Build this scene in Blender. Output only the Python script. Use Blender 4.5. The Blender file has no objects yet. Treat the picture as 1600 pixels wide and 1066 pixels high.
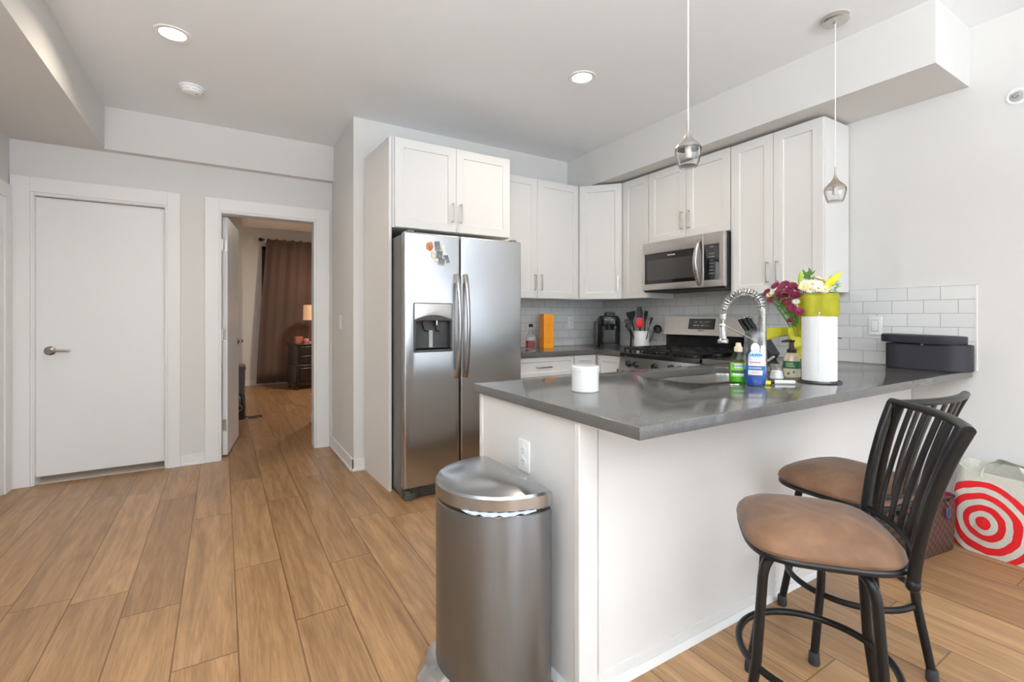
import bpy, bmesh, math, random
from mathutils import Vector, Matrix
S = bpy.context.scene
COL = S.collection
PI = math.pi
R = math.radians
random.seed(4)

# ------------------------------------------------------------------ camera
cd = bpy.data.cameras.new('camera')
cd.sensor_width = 36.0
cd.lens = 740.0 / 1600.0 * 36.0
cd.shift_y = -37.6 / 1600.0
cd.clip_start = 0.05
cam = bpy.data.objects.new('camera', cd)
cam.location = (0, 0, 1.21)
cam.rotation_euler = (R(90), 0, R(-31.46))
COL.objects.link(cam)
S.camera = cam
S.view_settings.view_transform = 'Standard'
S.view_settings.look = 'None'
S.view_settings.exposure = 0.07
S.view_settings.gamma = 1.0
S.view_settings.use_curve_mapping = False

# ------------------------------------------------------------------ light
W = bpy.data.worlds.new('sky')
S.world = W
W.use_nodes = True
bgn = W.node_tree.nodes['Background']
bgn.inputs['Color'].default_value = (0.86, 0.93, 1.0, 1)
bgn.inputs['Strength'].default_value = 2.2


def area(name, loc, rot, sx, sy, power, color=(1, 1, 1), shape='RECTANGLE'):
    d = bpy.data.lights.new(name, 'AREA')
    d.shape = shape
    d.size = sx
    d.size_y = sy
    d.energy = power
    d.color = color
    o = bpy.data.objects.new(name, d)
    o.location = loc
    o.rotation_euler = rot
    COL.objects.link(o)
    return o


DAY = (0.87, 0.94, 1.0)
# daylight thrown up from the bright ground outside the three tall windows behind the camera
TILT = 118
area('daylight_west', (0.15, -3.85, 0.95), (R(TILT), 0, 0), 1.8, 1.7, 32, DAY)
area('daylight_middle', (2.35, -3.85, 0.95), (R(TILT), 0, 0), 1.8, 1.7, 32, DAY)
area('daylight_east', (3.90, -1.6, 0.95), (R(TILT), 0, R(90)), 2.0, 1.7, 14, DAY)

# ------------------------------------------------------------------ materials
MATS = {}


def nt(name):
    m = bpy.data.materials.new(name)
    m.use_nodes = True
    n = m.node_tree
    b = n.nodes['Principled BSDF']
    MATS[name] = m
    return m, n, b


class G:
    """tiny node-math helper"""
    def __init__(s, n):
        s.n = n

    def node(s, t, **kw):
        x = s.n.nodes.new(t)
        for k, v in kw.items():
            setattr(x, k, v)
        return x

    def m(s, op, a, b=None, c=None):
        x = s.node('ShaderNodeMath', operation=op)
        for i, v in enumerate((a, b, c)):
            if v is None:
                continue
            if hasattr(v, 'links') or hasattr(v, 'is_linked'):
                s.n.links.new(v, x.inputs[i])
            else:
                x.inputs[i].default_value = v
        return x.outputs[0]

    def link(s, a, b):
        s.n.links.new(a, b)

    def comb(s, x, y, z):
        c = s.node('ShaderNodeCombineXYZ')
        for i, v in enumerate((x, y, z)):
            if hasattr(v, 'is_linked'):
                s.link(v, c.inputs[i])
            else:
                c.inputs[i].default_value = v
        return c.outputs[0]

    def sep(s, v):
        c = s.node('ShaderNodeSeparateXYZ')
        s.link(v, c.inputs[0])
        return c.outputs

    def obj(s):
        return s.node('ShaderNodeTexCoord').outputs['Object']

    def noise(s, vec, scale, detail=3, rough=0.5, dist=0.0):
        x = s.node('ShaderNodeTexNoise')
        s.link(vec, x.inputs['Vector'])
        x.inputs['Scale'].default_value = scale
        x.inputs['Detail'].default_value = detail
        x.inputs['Roughness'].default_value = rough
        x.inputs['Distortion'].default_value = dist
        return x.outputs['Fac']

    def ramp(s, fac, stops, interp='LINEAR'):
        x = s.node('ShaderNodeValToRGB')
        x.color_ramp.interpolation = interp
        el = x.color_ramp.elements
        while len(el) < len(stops):
            el.new(0.5)
        for e, (p, c) in zip(el, stops):
            e.position = p
            e.color = (*c, 1)
        s.link(fac, x.inputs[0])
        return x.outputs[0]

    def mix(s, fac, a, b, mode='MIX'):
        x = s.node('ShaderNodeMix', data_type='RGBA', blend_type=mode)
        for i, v in ((0, fac), (6, a), (7, b)):
            if hasattr(v, 'is_linked'):
                s.link(v, x.inputs[i])
            elif i == 0:
                x.inputs[0].default_value = v
            else:
                x.inputs[i].default_value = (*v, 1)
        return x.outputs[2]

    def bump(s, h, strength=0.2, dist=0.002):
        x = s.node('ShaderNodeBump')
        x.inputs['Strength'].default_value = strength
        x.inputs['Distance'].default_value = dist
        s.link(h, x.inputs['Height'])
        return x.outputs[0]


def mat(name, col, rough=0.5, metal=0.0, bump=None, var=0.0, spec=0.5, coat=0.0, emit=None, estr=0.0,
        trans=0.0, ior=1.45, sheen=0.0):
    m, n, b = nt(name)
    g = G(n)
    b.inputs['Base Color'].default_value = (*col, 1)
    b.inputs['Roughness'].default_value = rough
    b.inputs['Metallic'].default_value = metal
    b.inputs['Specular IOR Level'].default_value = spec
    b.inputs['Coat Weight'].default_value = coat
    b.inputs['Transmission Weight'].default_value = trans
    b.inputs['IOR'].default_value = ior
    b.inputs['Sheen Weight'].default_value = sheen
    if emit:
        b.inputs['Emission Color'].default_value = (*emit, 1)
        b.inputs['Emission Strength'].default_value = estr
    if var or bump:
        o = g.obj()
    if var:
        f = g.noise(o, 6.0, 4)
        lo = tuple(c * (1 - var) for c in col)
        hi = tuple(min(1, c * (1 + var)) for c in col)
        g.link(g.ramp(f, [(0.3, lo), (0.7, hi)]), b.inputs['Base Color'])
    if bump:
        sc, st = bump
        g.link(g.bump(g.noise(o, sc, 3), st, 0.001), b.inputs['Normal'])
    return m


mat('wall_paint', (0.70, 0.688, 0.666), 0.7, bump=(220, 0.08), spec=0.25)
mat('ceiling_paint', (0.90, 0.915, 0.925), 0.8, bump=(200, 0.05), spec=0.2)
mat('trim_white', (0.80, 0.795, 0.785), 0.4, bump=(90, 0.03))
mat('door_white', (0.80, 0.80, 0.797), 0.33, bump=(40, 0.03))
mat('cabinet_white', (0.745, 0.735, 0.715), 0.38, bump=(120, 0.02))
mat('plastic_white', (0.86, 0.855, 0.84), 0.35)
mat('slot_dark', (0.03, 0.03, 0.03), 0.6)
mat('shadow_gap', (0.10, 0.09, 0.08), 0.8)
mat('black_plastic', (0.012, 0.012, 0.013), 0.22, coat=0.3)
mat('black_matte', (0.016, 0.016, 0.017), 0.5)
mat('black_glass', (0.008, 0.008, 0.009), 0.06, coat=0.5)
mat('window_glass_grey', (0.055, 0.053, 0.05), 0.12)
mat('cast_iron', (0.014, 0.014, 0.014), 0.34, bump=(160, 0.1))
mat('chrome', (0.62, 0.62, 0.62), 0.10, 1.0)
mat('nickel', (0.58, 0.56, 0.53), 0.25, 1.0)
mat('dark_nickel', (0.33, 0.30, 0.27), 0.25, 1.0)
mat('bronze_nickel', (0.60, 0.52, 0.43), 0.26, 1.0)
mat('stool_metal', (0.008, 0.007, 0.0065), 0.34, 0.0, spec=0.28)
mat('rubber', (0.02, 0.02, 0.02), 0.7)
mat('ceramic_white', (0.76, 0.755, 0.735), 0.18, coat=0.3)
mat('candle_white', (0.86, 0.85, 0.83), 0.3)
mat('orange_card', (0.92, 0.34, 0.01), 0.38, var=0.06)
mat('orange_card_dark', (0.62, 0.19, 0.01), 0.45)
mat('amber_liquid', (0.20, 0.012, 0.006), 0.08, coat=0.5)
mat('green_liquid', (0.08, 0.50, 0.02), 0.12, coat=0.5)
mat('green_label', (0.22, 0.48, 0.05), 0.35)
mat('blue_liquid', (0.003, 0.09, 0.42), 0.12, coat=0.5)
mat('label_blue', (0.01, 0.12, 0.36), 0.4)
mat('label_sky', (0.60, 0.80, 0.93), 0.4)
mat('label_white', (0.86, 0.88, 0.90), 0.4)
mat('label_red', (0.55, 0.06, 0.05), 0.4)
mat('label_green', (0.015, 0.11, 0.035), 0.5)
mat('label_cream', (0.62, 0.58, 0.44), 0.5)
mat('soap_amber', (0.48, 0.40, 0.28), 0.15, coat=0.4)
mat('cap_cream', (0.72, 0.62, 0.42), 0.4)
mat('red_plastic', (0.62, 0.006, 0.008), 0.3)
mat('yellow_plastic', (0.90, 0.75, 0.02), 0.35)
mat('marker_white', (0.85, 0.85, 0.85), 0.3)
mat('salt_white', (0.88, 0.88, 0.88), 0.8)
mat('box_navy', (0.022, 0.021, 0.028), 0.62)
mat('leaf', (0.10, 0.22, 0.035), 0.5, var=0.3)
mat('leaf_light', (0.36, 0.48, 0.05), 0.45, var=0.15)
mat('stem', (0.13, 0.24, 0.05), 0.5)
mat('petal_magenta', (0.17, 0.004, 0.034), 0.55, var=0.4)
mat('petal_dark', (0.16, 0.01, 0.05), 0.6)
mat('petal_white', (0.86, 0.83, 0.72), 0.55)
mat('petal_cream', (0.86, 0.72, 0.42), 0.55)
mat('lily_yellow', (0.72, 0.66, 0.03), 0.45, var=0.15)
mat('flower_eye', (0.55, 0.50, 0.08), 0.6)
mat('vase_dark', (0.03, 0.04, 0.025), 0.2)
mat('bag_plastic', (0.55, 0.62, 0.70), 0.3)
mat('fridge_side', (0.15, 0.145, 0.14), 0.45, 0.0, bump=(300, 0.1))
mat('fridge_cavity', (0.05, 0.049, 0.048), 0.4)
mat('grille_dark', (0.07, 0.064, 0.058), 0.5)
mat('lamp_glow', (1, 1, 1), 0.5, emit=(1.0, 0.86, 0.66), estr=9.0)
mat('purse_red', (0.28, 0.008, 0.015), 0.6)
mat('purse_trim', (0.022, 0.015, 0.012), 0.4)
mat('charm_blue', (0.03, 0.035, 0.10), 0.3)
mat('brass', (0.75, 0.55, 0.28), 0.25, 1.0)
mat('espresso_wood', (0.018, 0.009, 0.008), 0.28, coat=0.2)
mat('lamp_shade', (0.75, 0.50, 0.33), 0.8, emit=(1.0, 0.55, 0.30), estr=0.35)
mat('hamper_grey', (0.15, 0.14, 0.15), 0.9, bump=(120, 0.3))
mat('copper_box', (0.42, 0.15, 0.09), 0.5)
mat('pink_glass', (0.60, 0.24, 0.22), 0.2)
mat('bath_tile', (0.55, 0.52, 0.48), 0.4)
mat('magnet_orange', (0.62, 0.24, 0.08), 0.5, var=0.5)
mat('magnet_pale', (0.72, 0.66, 0.52), 0.5, var=0.2)
mat('ash_grey', (0.16, 0.17, 0.18), 0.5, var=0.7)
mat('print_grey', (0.45, 0.45, 0.44), 0.4)
mat('print_white', (0.75, 0.75, 0.74), 0.4)
mat('paper_towel', (0.77, 0.77, 0.765), 0.9, bump=(90, 0.5), spec=0.1)
mat('wire_dark', (0.09, 0.08, 0.075), 0.3, 1.0)
mat('knife_block_wood', (0.03, 0.03, 0.033), 0.45)
mat('sky_pane', (0.9, 0.95, 1.0), 0.1)
mat('cord_white', (0.78, 0.76, 0.70), 0.5)


def clear(name, col, amount=0.8, rough=0.03):
    m, n, b = nt(name)
    g = G(n)
    t = g.node('ShaderNodeBsdfTransparent')
    t.inputs[0].default_value = (*col, 1)
    gl = g.node('ShaderNodeBsdfGlossy')
    gl.inputs['Roughness'].default_value = rough
    lw = g.node('ShaderNodeLayerWeight')
    lw.inputs['Blend'].default_value = 0.14
    f = g.m('ADD', g.m('MULTIPLY', lw.outputs['Fresnel'], 0.75), 1.0 - amount)
    x = g.node('ShaderNodeMixShader')
    g.link(f, x.inputs[0])
    g.link(t.outputs[0], x.inputs[1])
    g.link(gl.outputs[0], x.inputs[2])
    g.link(x.outputs[0], n.nodes['Material Output'].inputs['Surface'])
    return m


clear('clear_glass', (0.985, 0.985, 0.98), 0.95)
clear('clear_plastic', (0.88, 0.91, 0.93), 0.90)
clear('plastic_greenish', (0.82, 0.86, 0.68), 0.96)
clear('window_pane', (0.97, 0.98, 1.0), 0.96)


def yellow_tissue():
    m, n, b = nt('yellow_tissue')
    g = G(n)
    o = g.obj()
    f = g.noise(o, 14, 4)
    g.link(g.ramp(f, [(0.3, (0.40, 0.38, 0.012)), (0.7, (0.60, 0.56, 0.03))]), b.inputs['Base Color'])
    b.inputs['Roughness'].default_value = 0.6
    tl = g.node('ShaderNodeBsdfTranslucent')
    tl.inputs[0].default_value = (0.65, 0.60, 0.03, 1)
    x = g.node('ShaderNodeMixShader')
    x.inputs[0].default_value = 0.35
    g.link(b.outputs[0], x.inputs[1])
    g.link(tl.outputs[0], x.inputs[2])
    g.link(x.outputs[0], n.nodes['Material Output'].inputs['Surface'])


yellow_tissue()


def steel(name, base, rough, axis='z', streak=0.06, aniso=0.0, turn=0.0):
    m, n, b = nt(name)
    g = G(n)
    x, y, z = g.sep(g.obj())
    if axis == 'z':
        v = g.comb(g.m('MULTIPLY', x, 1.0), g.m('MULTIPLY', y, 1.0), g.m('MULTIPLY', z, 0.01))
    else:
        v = g.comb(g.m('MULTIPLY', x, 0.01), g.m('MULTIPLY', y, 0.01), z)
    f = g.noise(v, 420, 2)
    lo = tuple(c * 0.975 for c in base)
    hi = tuple(min(1, c * 1.025) for c in base)
    g.link(g.ramp(f, [(0.3, lo), (0.7, hi)]), b.inputs['Base Color'])
    b.inputs['Metallic'].default_value = 1.0
    g.link(g.m('MULTIPLY_ADD', f, streak, rough - streak / 2), b.inputs['Roughness'])
    if aniso:
        b.inputs['Anisotropic'].default_value = aniso
        b.inputs['Anisotropic Rotation'].default_value = turn
        tg = g.node('ShaderNodeTangent', direction_type='RADIAL', axis='Z')
        g.link(tg.outputs[0], b.inputs['Tangent'])
    return m


steel('steel_fridge', (0.53, 0.54, 0.55), 0.26, aniso=0.6)
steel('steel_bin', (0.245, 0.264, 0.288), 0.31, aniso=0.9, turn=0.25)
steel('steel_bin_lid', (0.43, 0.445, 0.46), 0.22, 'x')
steel('steel_oven', (0.56, 0.53, 0.50), 0.30, 'x')
steel('steel_sink', (0.62, 0.60, 0.58), 0.25, 'x')
steel('steel_handle', (0.42, 0.40, 0.38), 0.26)


def quartz():
    m, n, b = nt('grey_quartz')
    g = G(n)
    o = g.obj()
    f = g.noise(o, 260, 2)
    h = g.noise(o, 3, 3)
    c1 = g.ramp(f, [(0.35, (0.085, 0.081, 0.077)), (0.65, (0.122, 0.117, 0.111))])
    c2 = g.ramp(h, [(0.3, (0.92, 0.92, 0.92)), (0.7, (1.0, 1.0, 1.0))])
    g.link(g.mix(1.0, c1, c2, 'MULTIPLY'), b.inputs['Base Color'])
    b.inputs['Roughness'].default_value = 0.12
    b.inputs['Specular IOR Level'].default_value = 0.6


quartz()


def tile(name, axis):
    m, n, b = nt(name)
    g = G(n)
    x, y, z = g.sep(g.obj())
    u = g.m('ADD', g.m('MULTIPLY', y if axis == 'y' else x, 1.0), 7.6 + (0.043 if axis == 'y' else 0.02))
    v = g.m('ADD', z, 7.75 - 1.385)
    br = g.node('ShaderNodeTexBrick')
    br.offset = 0.5
    g.link(g.comb(u, v, 0.0), br.inputs['Vector'])
    br.inputs['Scale'].default_value = 1.0
    br.inputs['Brick Width'].default_value = 0.152
    br.inputs['Row Height'].default_value = 0.0775
    br.inputs['Mortar Size'].default_value = 0.0013
    br.inputs['Mortar Smooth'].default_value = 0.1
    br.inputs['Bias'].default_value = 0.0
    br.inputs['Color1'].default_value = (0.76, 0.765, 0.76, 1)
    br.inputs['Color2'].default_value = (0.72, 0.725, 0.72, 1)
    br.inputs['Mortar'].default_value = (0.34, 0.32, 0.29, 1)
    g.link(br.outputs['Color'], b.inputs['Base Color'])
    b.inputs['Roughness'].default_value = 0.16
    inv = g.m('SUBTRACT', 1.0, br.outputs['Fac'])
    g.link(g.bump(inv, 0.5, 0.002), b.inputs['Normal'])


tile('subway_tile_side', 'y')
tile('subway_tile_back', 'x')


def floor_wood():
    m, n, b = nt('oak_planks')
    g = G(n)
    x, y, z = g.sep(g.obj())
    w, L = 0.2, 1.42
    xs = g.m('DIVIDE', g.m('SUBTRACT', x, 0.05), w)
    pid = g.m('FLOOR', xs)
    fx = g.m('FRACT', xs)
    wn = g.node('ShaderNodeTexWhiteNoise', noise_dimensions='1D')
    g.link(pid, wn.inputs['W'])
    ys = g.m('ADD', g.m('DIVIDE', y, L), g.m('MULTIPLY', wn.outputs['Value'], 3.7))
    rid = g.m('FLOOR', ys)
    fy = g.m('FRACT', ys)
    wn2 = g.node('ShaderNodeTexWhiteNoise', noise_dimensions='2D')
    g.link(g.comb(pid, rid, 0.0), wn2.inputs['Vector'])
    rnd = wn2.outputs['Value']
    # grain space: stretched along the plank, shifted plank by plank
    gx = g.m('ADD', x, g.m('MULTIPLY', rnd, 13.7))
    gy = g.m('ADD', g.m('MULTIPLY', y, 0.055), g.m('MULTIPLY', rnd, 5.1))
    gv = g.comb(gx, gy, 0.0)
    fine = g.noise(gv, 150, 5, 0.6, 0.4)
    mid = g.noise(gv, 22, 4, 0.55, 0.8)
    # cathedral figure
    cv = g.comb(gx, g.m('MULTIPLY', gy, 1.6), rnd)
    warp = g.noise(cv, 8.0, 2, 0.5, 0.25)
    rings = g.m('FRACT', g.m('MULTIPLY', warp, 9.0))
    rings = g.m('ABSOLUTE', g.m('SUBTRACT', rings, 0.5))
    ringm = g.m('SMOOTH_MIN', g.m('MULTIPLY', rings, 2.0), 0.8, 0.3)
    base = g.ramp(rnd, [(0.0, (0.285, 0.162, 0.076)), (0.3, (0.365, 0.212, 0.100)), (0.6, (0.315, 0.182, 0.086)), (0.8, (0.395, 0.235, 0.115)),
                        (1.0, (0.345, 0.203, 0.098))])
    c = g.mix(1.0, base, g.ramp(fine, [(0.30, (0.78, 0.75, 0.72)), (0.60, (1.06, 1.06, 1.06))]), 'MULTIPLY')
    c = g.mix(1.0, c, g.ramp(mid, [(0.3, (0.74, 0.71, 0.68)), (0.68, (1.12, 1.12, 1.12))]), 'MULTIPLY')
    c = g.mix(0.5, c, g.mix(1.0, c, g.ramp(ringm, [(0.0, (0.74, 0.70, 0.66)), (0.7, (1.07, 1.07, 1.07))]), 'MULTIPLY'))
    # knots
    vo = g.node('ShaderNodeTexVoronoi', feature='F1')
    g.link(g.comb(g.m('MULTIPLY', x, 2.1), g.m('MULTIPLY', y, 0.95), 0.0), vo.inputs['Vector'])
    vo.inputs['Scale'].default_value = 1.0
    kn = g.ramp(vo.outputs['Distance'], [(0.012, (0.40, 0.34, 0.30)), (0.05, (1, 1, 1))])
    c = g.mix(0.8, c, g.mix(1.0, c, kn, 'MULTIPLY'))
    # joints
    ex = g.m('MULTIPLY', g.m('MINIMUM', fx, g.m('SUBTRACT', 1.0, fx)), w)
    ey = g.m('MULTIPLY', g.m('MINIMUM', fy, g.m('SUBTRACT', 1.0, fy)), L)
    e = g.m('MINIMUM', ex, ey)
    gap = g.ramp(e, [(0.0008, (0.28, 0.22, 0.17)), (0.0022, (1, 1, 1))])
    c = g.mix(1.0, c, gap, 'MULTIPLY')
    g.link(c, b.inputs['Base Color'])
    g.link(g.m('MULTIPLY_ADD', fine, 0.16, 0.26), b.inputs['Roughness'])
    hgt = g.m('ADD', g.m('MULTIPLY', fine, 0.25), g.m('MINIMUM', g.m('MULTIPLY', e, 300.0), 1.0))
    g.link(g.bump(hgt, 0.12, 0.001), b.inputs['Normal'])
    b.inputs['Specular IOR Level'].default_value = 0.45


floor_wood()


def suede():
    m, n, b = nt('tan_suede')
    g = G(n)
    o = g.obj()
    f = g.noise(o, 7, 5, 0.6, 1.2)
    k = g.noise(o, 45, 3)
    c = g.ramp(f, [(0.30, (0.098, 0.045, 0.020)), (0.52, (0.142, 0.068, 0.032)), (0.72, (0.195, 0.098, 0.048))])
    c = g.mix(0.4, c, g.mix(1.0, c, g.ramp(k, [(0.3, (0.86, 0.84, 0.82)), (0.7, (1.06, 1.06, 1.06))]), 'MULTIPLY'))
    g.link(c, b.inputs['Base Color'])
    b.inputs['Roughness'].default_value = 0.75
    b.inputs['Sheen Weight'].default_value = 0.12
    g.link(g.bump(g.noise(o, 300, 2), 0.15, 0.001), b.inputs['Normal'])


suede()


def curtain_mat():
    m, n, b = nt('brown_curtain')
    g = G(n)
    f = g.noise(g.obj(), 160, 2)
    g.link(g.ramp(f, [(0.3, (0.085, 0.048, 0.034)), (0.7, (0.115, 0.068, 0.050))]), b.inputs['Base Color'])
    b.inputs['Roughness'].default_value = 0.75
    b.inputs['Sheen Weight'].default_value = 0.4


curtain_mat()


def checks():
    m, n, b = nt('brown_check_canvas')
    g = G(n)
    x, y, z = g.sep(g.obj())
    c = g.node('ShaderNodeTexChecker')
    g.link(g.comb(g.m('ADD', x, g.m('MULTIPLY', y, 1.0)), z, 0.5), c.inputs['Vector'])
    c.inputs['Scale'].default_value = 46.0
    c.inputs['Color1'].default_value = (0.030, 0.012, 0.009, 1)
    c.inputs['Color2'].default_value = (0.100, 0.056, 0.043, 1)
    f = g.noise(g.obj(), 380, 2)
    g.link(g.mix(1.0, c.outputs[0], g.ramp(f, [(0.3, (0.8, 0.8, 0.8)), (0.7, (1.1, 1.1, 1.1))]), 'MULTIPLY'),
           b.inputs['Base Color'])
    b.inputs['Roughness'].default_value = 0.42


checks()


def tote():
    m, n, b = nt('canvas_red_rings')
    g = G(n)
    x, y, z = g.sep(g.obj())
    wob = g.noise(g.obj(), 6.5, 2)
    dy = g.m('DIVIDE', g.m('SUBTRACT', y, 0.095), 0.92)
    dz = g.m('SUBTRACT', z, 0.158)
    r = g.m('SQRT', g.m('ADD', g.m('MULTIPLY', dy, dy), g.m('MULTIPLY', dz, dz)))
    r = g.m('ADD', r, g.m('MULTIPLY', g.m('SUBTRACT', wob, 0.5), 0.045))
    ph = g.m('FRACT', g.m('DIVIDE', g.m('SUBTRACT', r, 0.058), 0.060))
    ringsel = g.m('MULTIPLY', g.m('LESS_THAN', ph, 0.52), g.m('MULTIPLY', g.m('LESS_THAN', r, 0.215), g.m('GREATER_THAN', r, 0.045)))
    red = g.m('MAXIMUM', ringsel, g.m('LESS_THAN', r, 0.030))
    front = g.m('LESS_THAN', x, 0.03)
    red = g.m('MULTIPLY', red, front)
    f = g.noise(g.obj(), 300, 2)
    cv = g.ramp(f, [(0.3, (0.56, 0.54, 0.46)), (0.7, (0.70, 0.68, 0.60))])
    g.link(g.mix(red, cv, (0.62, 0.006, 0.010)), b.inputs['Base Color'])
    b.inputs['Roughness'].default_value = 0.85
    g.link(g.bump(g.noise(g.obj(), 14, 3), 0.6, 0.01), b.inputs['Normal'])
    mat('canvas_plain', (0.62, 0.60, 0.52), 0.9, bump=(14, 0.4))


tote()


# ------------------------------------------------------------------ mesh builder
class MB:
    def __init__(s):
        s.v, s.f, s.mi, s.cur = [], [], [], 0

    def mat(s, i):
        s.cur = i
        return s

    def face(s, idx):
        s.f.append(tuple(idx))
        s.mi.append(s.cur)

    def add(s, vs, fs):
        b = len(s.v)
        s.v += [tuple(p) for p in vs]
        for f in fs:
            s.face([b + i for i in f])
        return s

    def box(s, x0, y0, z0, x1, y1, z1):
        x0, x1 = sorted((x0, x1)); y0, y1 = sorted((y0, y1)); z0, z1 = sorted((z0, z1))
        vs = [(x0, y0, z0), (x1, y0, z0), (x1, y1, z0), (x0, y1, z0), (x0, y0, z1), (x1, y0, z1), (x1, y1, z1), (x0, y1, z1)]
        return s.add(vs, [(3, 2, 1, 0), (4, 5, 6, 7), (0, 1, 5, 4), (1, 2, 6, 5), (2, 3, 7, 6), (3, 0, 4, 7)])

    def prism(s, poly, z0, z1, M=None):
        """poly of (x,y), counter-clockwise, extruded z0..z1"""
        n = len(poly)
        vs = [(x, y, z0) for x, y in poly] + [(x, y, z1) for x, y in poly]
        if M:
            vs = [M @ Vector(p) for p in vs]
        fs = [tuple(range(n - 1, -1, -1)), tuple(range(n, 2 * n))]
        fs += [(i, (i + 1) % n, n + (i + 1) % n, n + i) for i in range(n)]
        return s.add(vs, fs)

    def loft(s, rings, cap0=True, cap1=True, closed=True):
        """rings: lists of equal length of points"""
        n = len(rings[0])
        b = len(s.v)
        for r in rings:
            s.v += [tuple(p) for p in r]
        for k in range(len(rings) - 1):
            for i in range(n if closed else n - 1):
                j = (i + 1) % n
                s.face((b + k * n + i, b + k * n + j, b + (k + 1) * n + j, b + (k + 1) * n + i))
        if cap0:
            s.face([b + i for i in range(n - 1, -1, -1)])
        if cap1:
            e = b + (len(rings) - 1) * n
            s.face([e + i for i in range(n)])
        return s

    def lathe(s, prof, c=(0, 0, 0), n=32, cap0=True, cap1=True, M=None):
        rings = []
        for r, z in prof:
            r = max(r, 1e-5)
            ring = [Vector((r * math.cos(2 * PI * i / n), r * math.sin(2 * PI * i / n), z)) for i in range(n)]
            if M:
                ring = [M @ p for p in ring]
            rings.append([p + Vector(c) for p in ring])
        return s.loft(rings, cap0, cap1)

    def tube(s, pts, r, n=10, closed=False, ry=None, up=None, caps=True):
        pts = [Vector(p) for p in pts]
        N = len(pts)
        rs = r if isinstance(r, (list, tuple)) else [r] * N
        rys = ry if isinstance(ry, (list, tuple)) else ([ry] * N if ry else rs)
        tang = []
        for i in range(N):
            if closed:
                t = pts[(i + 1) % N] - pts[i - 1]
            else:
                t = pts[min(i + 1, N - 1)] - pts[max(i - 1, 0)]
            tang.append(t.normalized())
        ref = Vector(up) if up else (Vector((0, 0, 1)) if abs(tang[0].z) < 0.9 else Vector((0, 1, 0)))
        rings = []
        a = (ref - tang[0] * ref.dot(tang[0])).normalized()
        for i in range(N):
            if up:
                a = Vector(up)
            a = (a - tang[i] * a.dot(tang[i])).normalized()
            bb = tang[i].cross(a)
            rings.append([pts[i] + a * (rs[i] * math.cos(2 * PI * k / n)) + bb * (rys[i] * math.sin(2 * PI * k / n)) for k in range(n)])
        if closed:
            rings.append(rings[0])
            return s.loft(rings, False, False)
        return s.loft(rings, caps, caps)

    def ball(s, c, r, sx=1, sy=1, sz=1, n=14):
        prof = [(math.sin(PI * k / n), -math.cos(PI * k / n)) for k in range(n + 1)]
        M = Matrix.Diagonal((sx * r, sy * r, sz * r, 1))
        return s.lathe([(a, z) for a, z in prof], c, n + 4, True, True, M)

    def shaker(s, w, h, t=0.02, rail=0.062, rec=0.009, sl=0.004):
        """door: front at y=0, x 0..w, z 0..h, body to y=t"""
        o = [(0, 0, 0), (w, 0, 0), (w, 0, h), (0, 0, h)]
        i1 = [(rail, 0, rail), (w - rail, 0, rail), (w - rail, 0, h - rail), (rail, 0, h - rail)]
        r2 = rail + sl
        i2 = [(r2, rec, r2), (w - r2, rec, r2), (w - r2, rec, h - r2), (r2, rec, h - r2)]
        k = [(0, t, 0), (w, t, 0), (w, t, h), (0, t, h)]
        fs = []
        for a in range(4):
            c = (a + 1) % 4
            fs += [(a, c, 4 + c, 4 + a), (4 + a, 4 + c, 8 + c, 8 + a), (c, a, 12 + a, 12 + c)]
        fs += [(8, 9, 10, 11), (15, 14, 13, 12)]
        return s.add(o + i1 + i2 + k, fs)

    def xf(s, M, start=0):
        for i in range(start, len(s.v)):
            s.v[i] = tuple(M @ Vector(s.v[i]))
        return s

    def build(s, name, mats, parent=None, loc=(0, 0, 0), rot=(0, 0, 0), bevel=0.0, seg=2, smooth=35, recalc=True):
        me = bpy.data.meshes.new(name)
        me.from_pydata(s.v, [], s.f)
        me.polygons.foreach_set('material_index', s.mi)
        if isinstance(mats, str):
            mats = [mats]
        for m in mats:
            me.materials.append(MATS[m])
        if recalc:
            bm = bmesh.new()
            bm.from_mesh(me)
            bmesh.ops.recalc_face_normals(bm, faces=bm.faces)
            bm.to_mesh(me)
            bm.free()
        if smooth:
            me.shade_smooth()
            me.set_sharp_from_angle(angle=R(smooth))
        o = bpy.data.objects.new(name, me)
        COL.objects.link(o)
        o.location = loc
        o.rotation_euler = rot
        if parent:
            o.parent = parent
        if bevel:
            md = o.modifiers.new('edge', 'BEVEL')
            md.width = bevel
            md.segments = seg
            md.limit_method = 'ANGLE'
            md.angle_limit = R(40)
            md.harden_normals = False
        return o


def tag(o, label, cat, group=None):
    o['label'] = label
    o['category'] = cat
    if group:
        o['group'] = group
    return o


def thing(name, label, cat, loc=(0, 0, 0), rotz=0.0, group=None):
    o = bpy.data.objects.new(name, None)
    o.empty_display_size = 0.05
    o.location = loc
    o.rotation_euler = (0, 0, rotz)
    COL.objects.link(o)
    return tag(o, label, cat, group)


def struct(o):
    o['kind'] = 'structure'
    return o


def part_label(o, label):
    o['label'] = label
    return o


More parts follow.
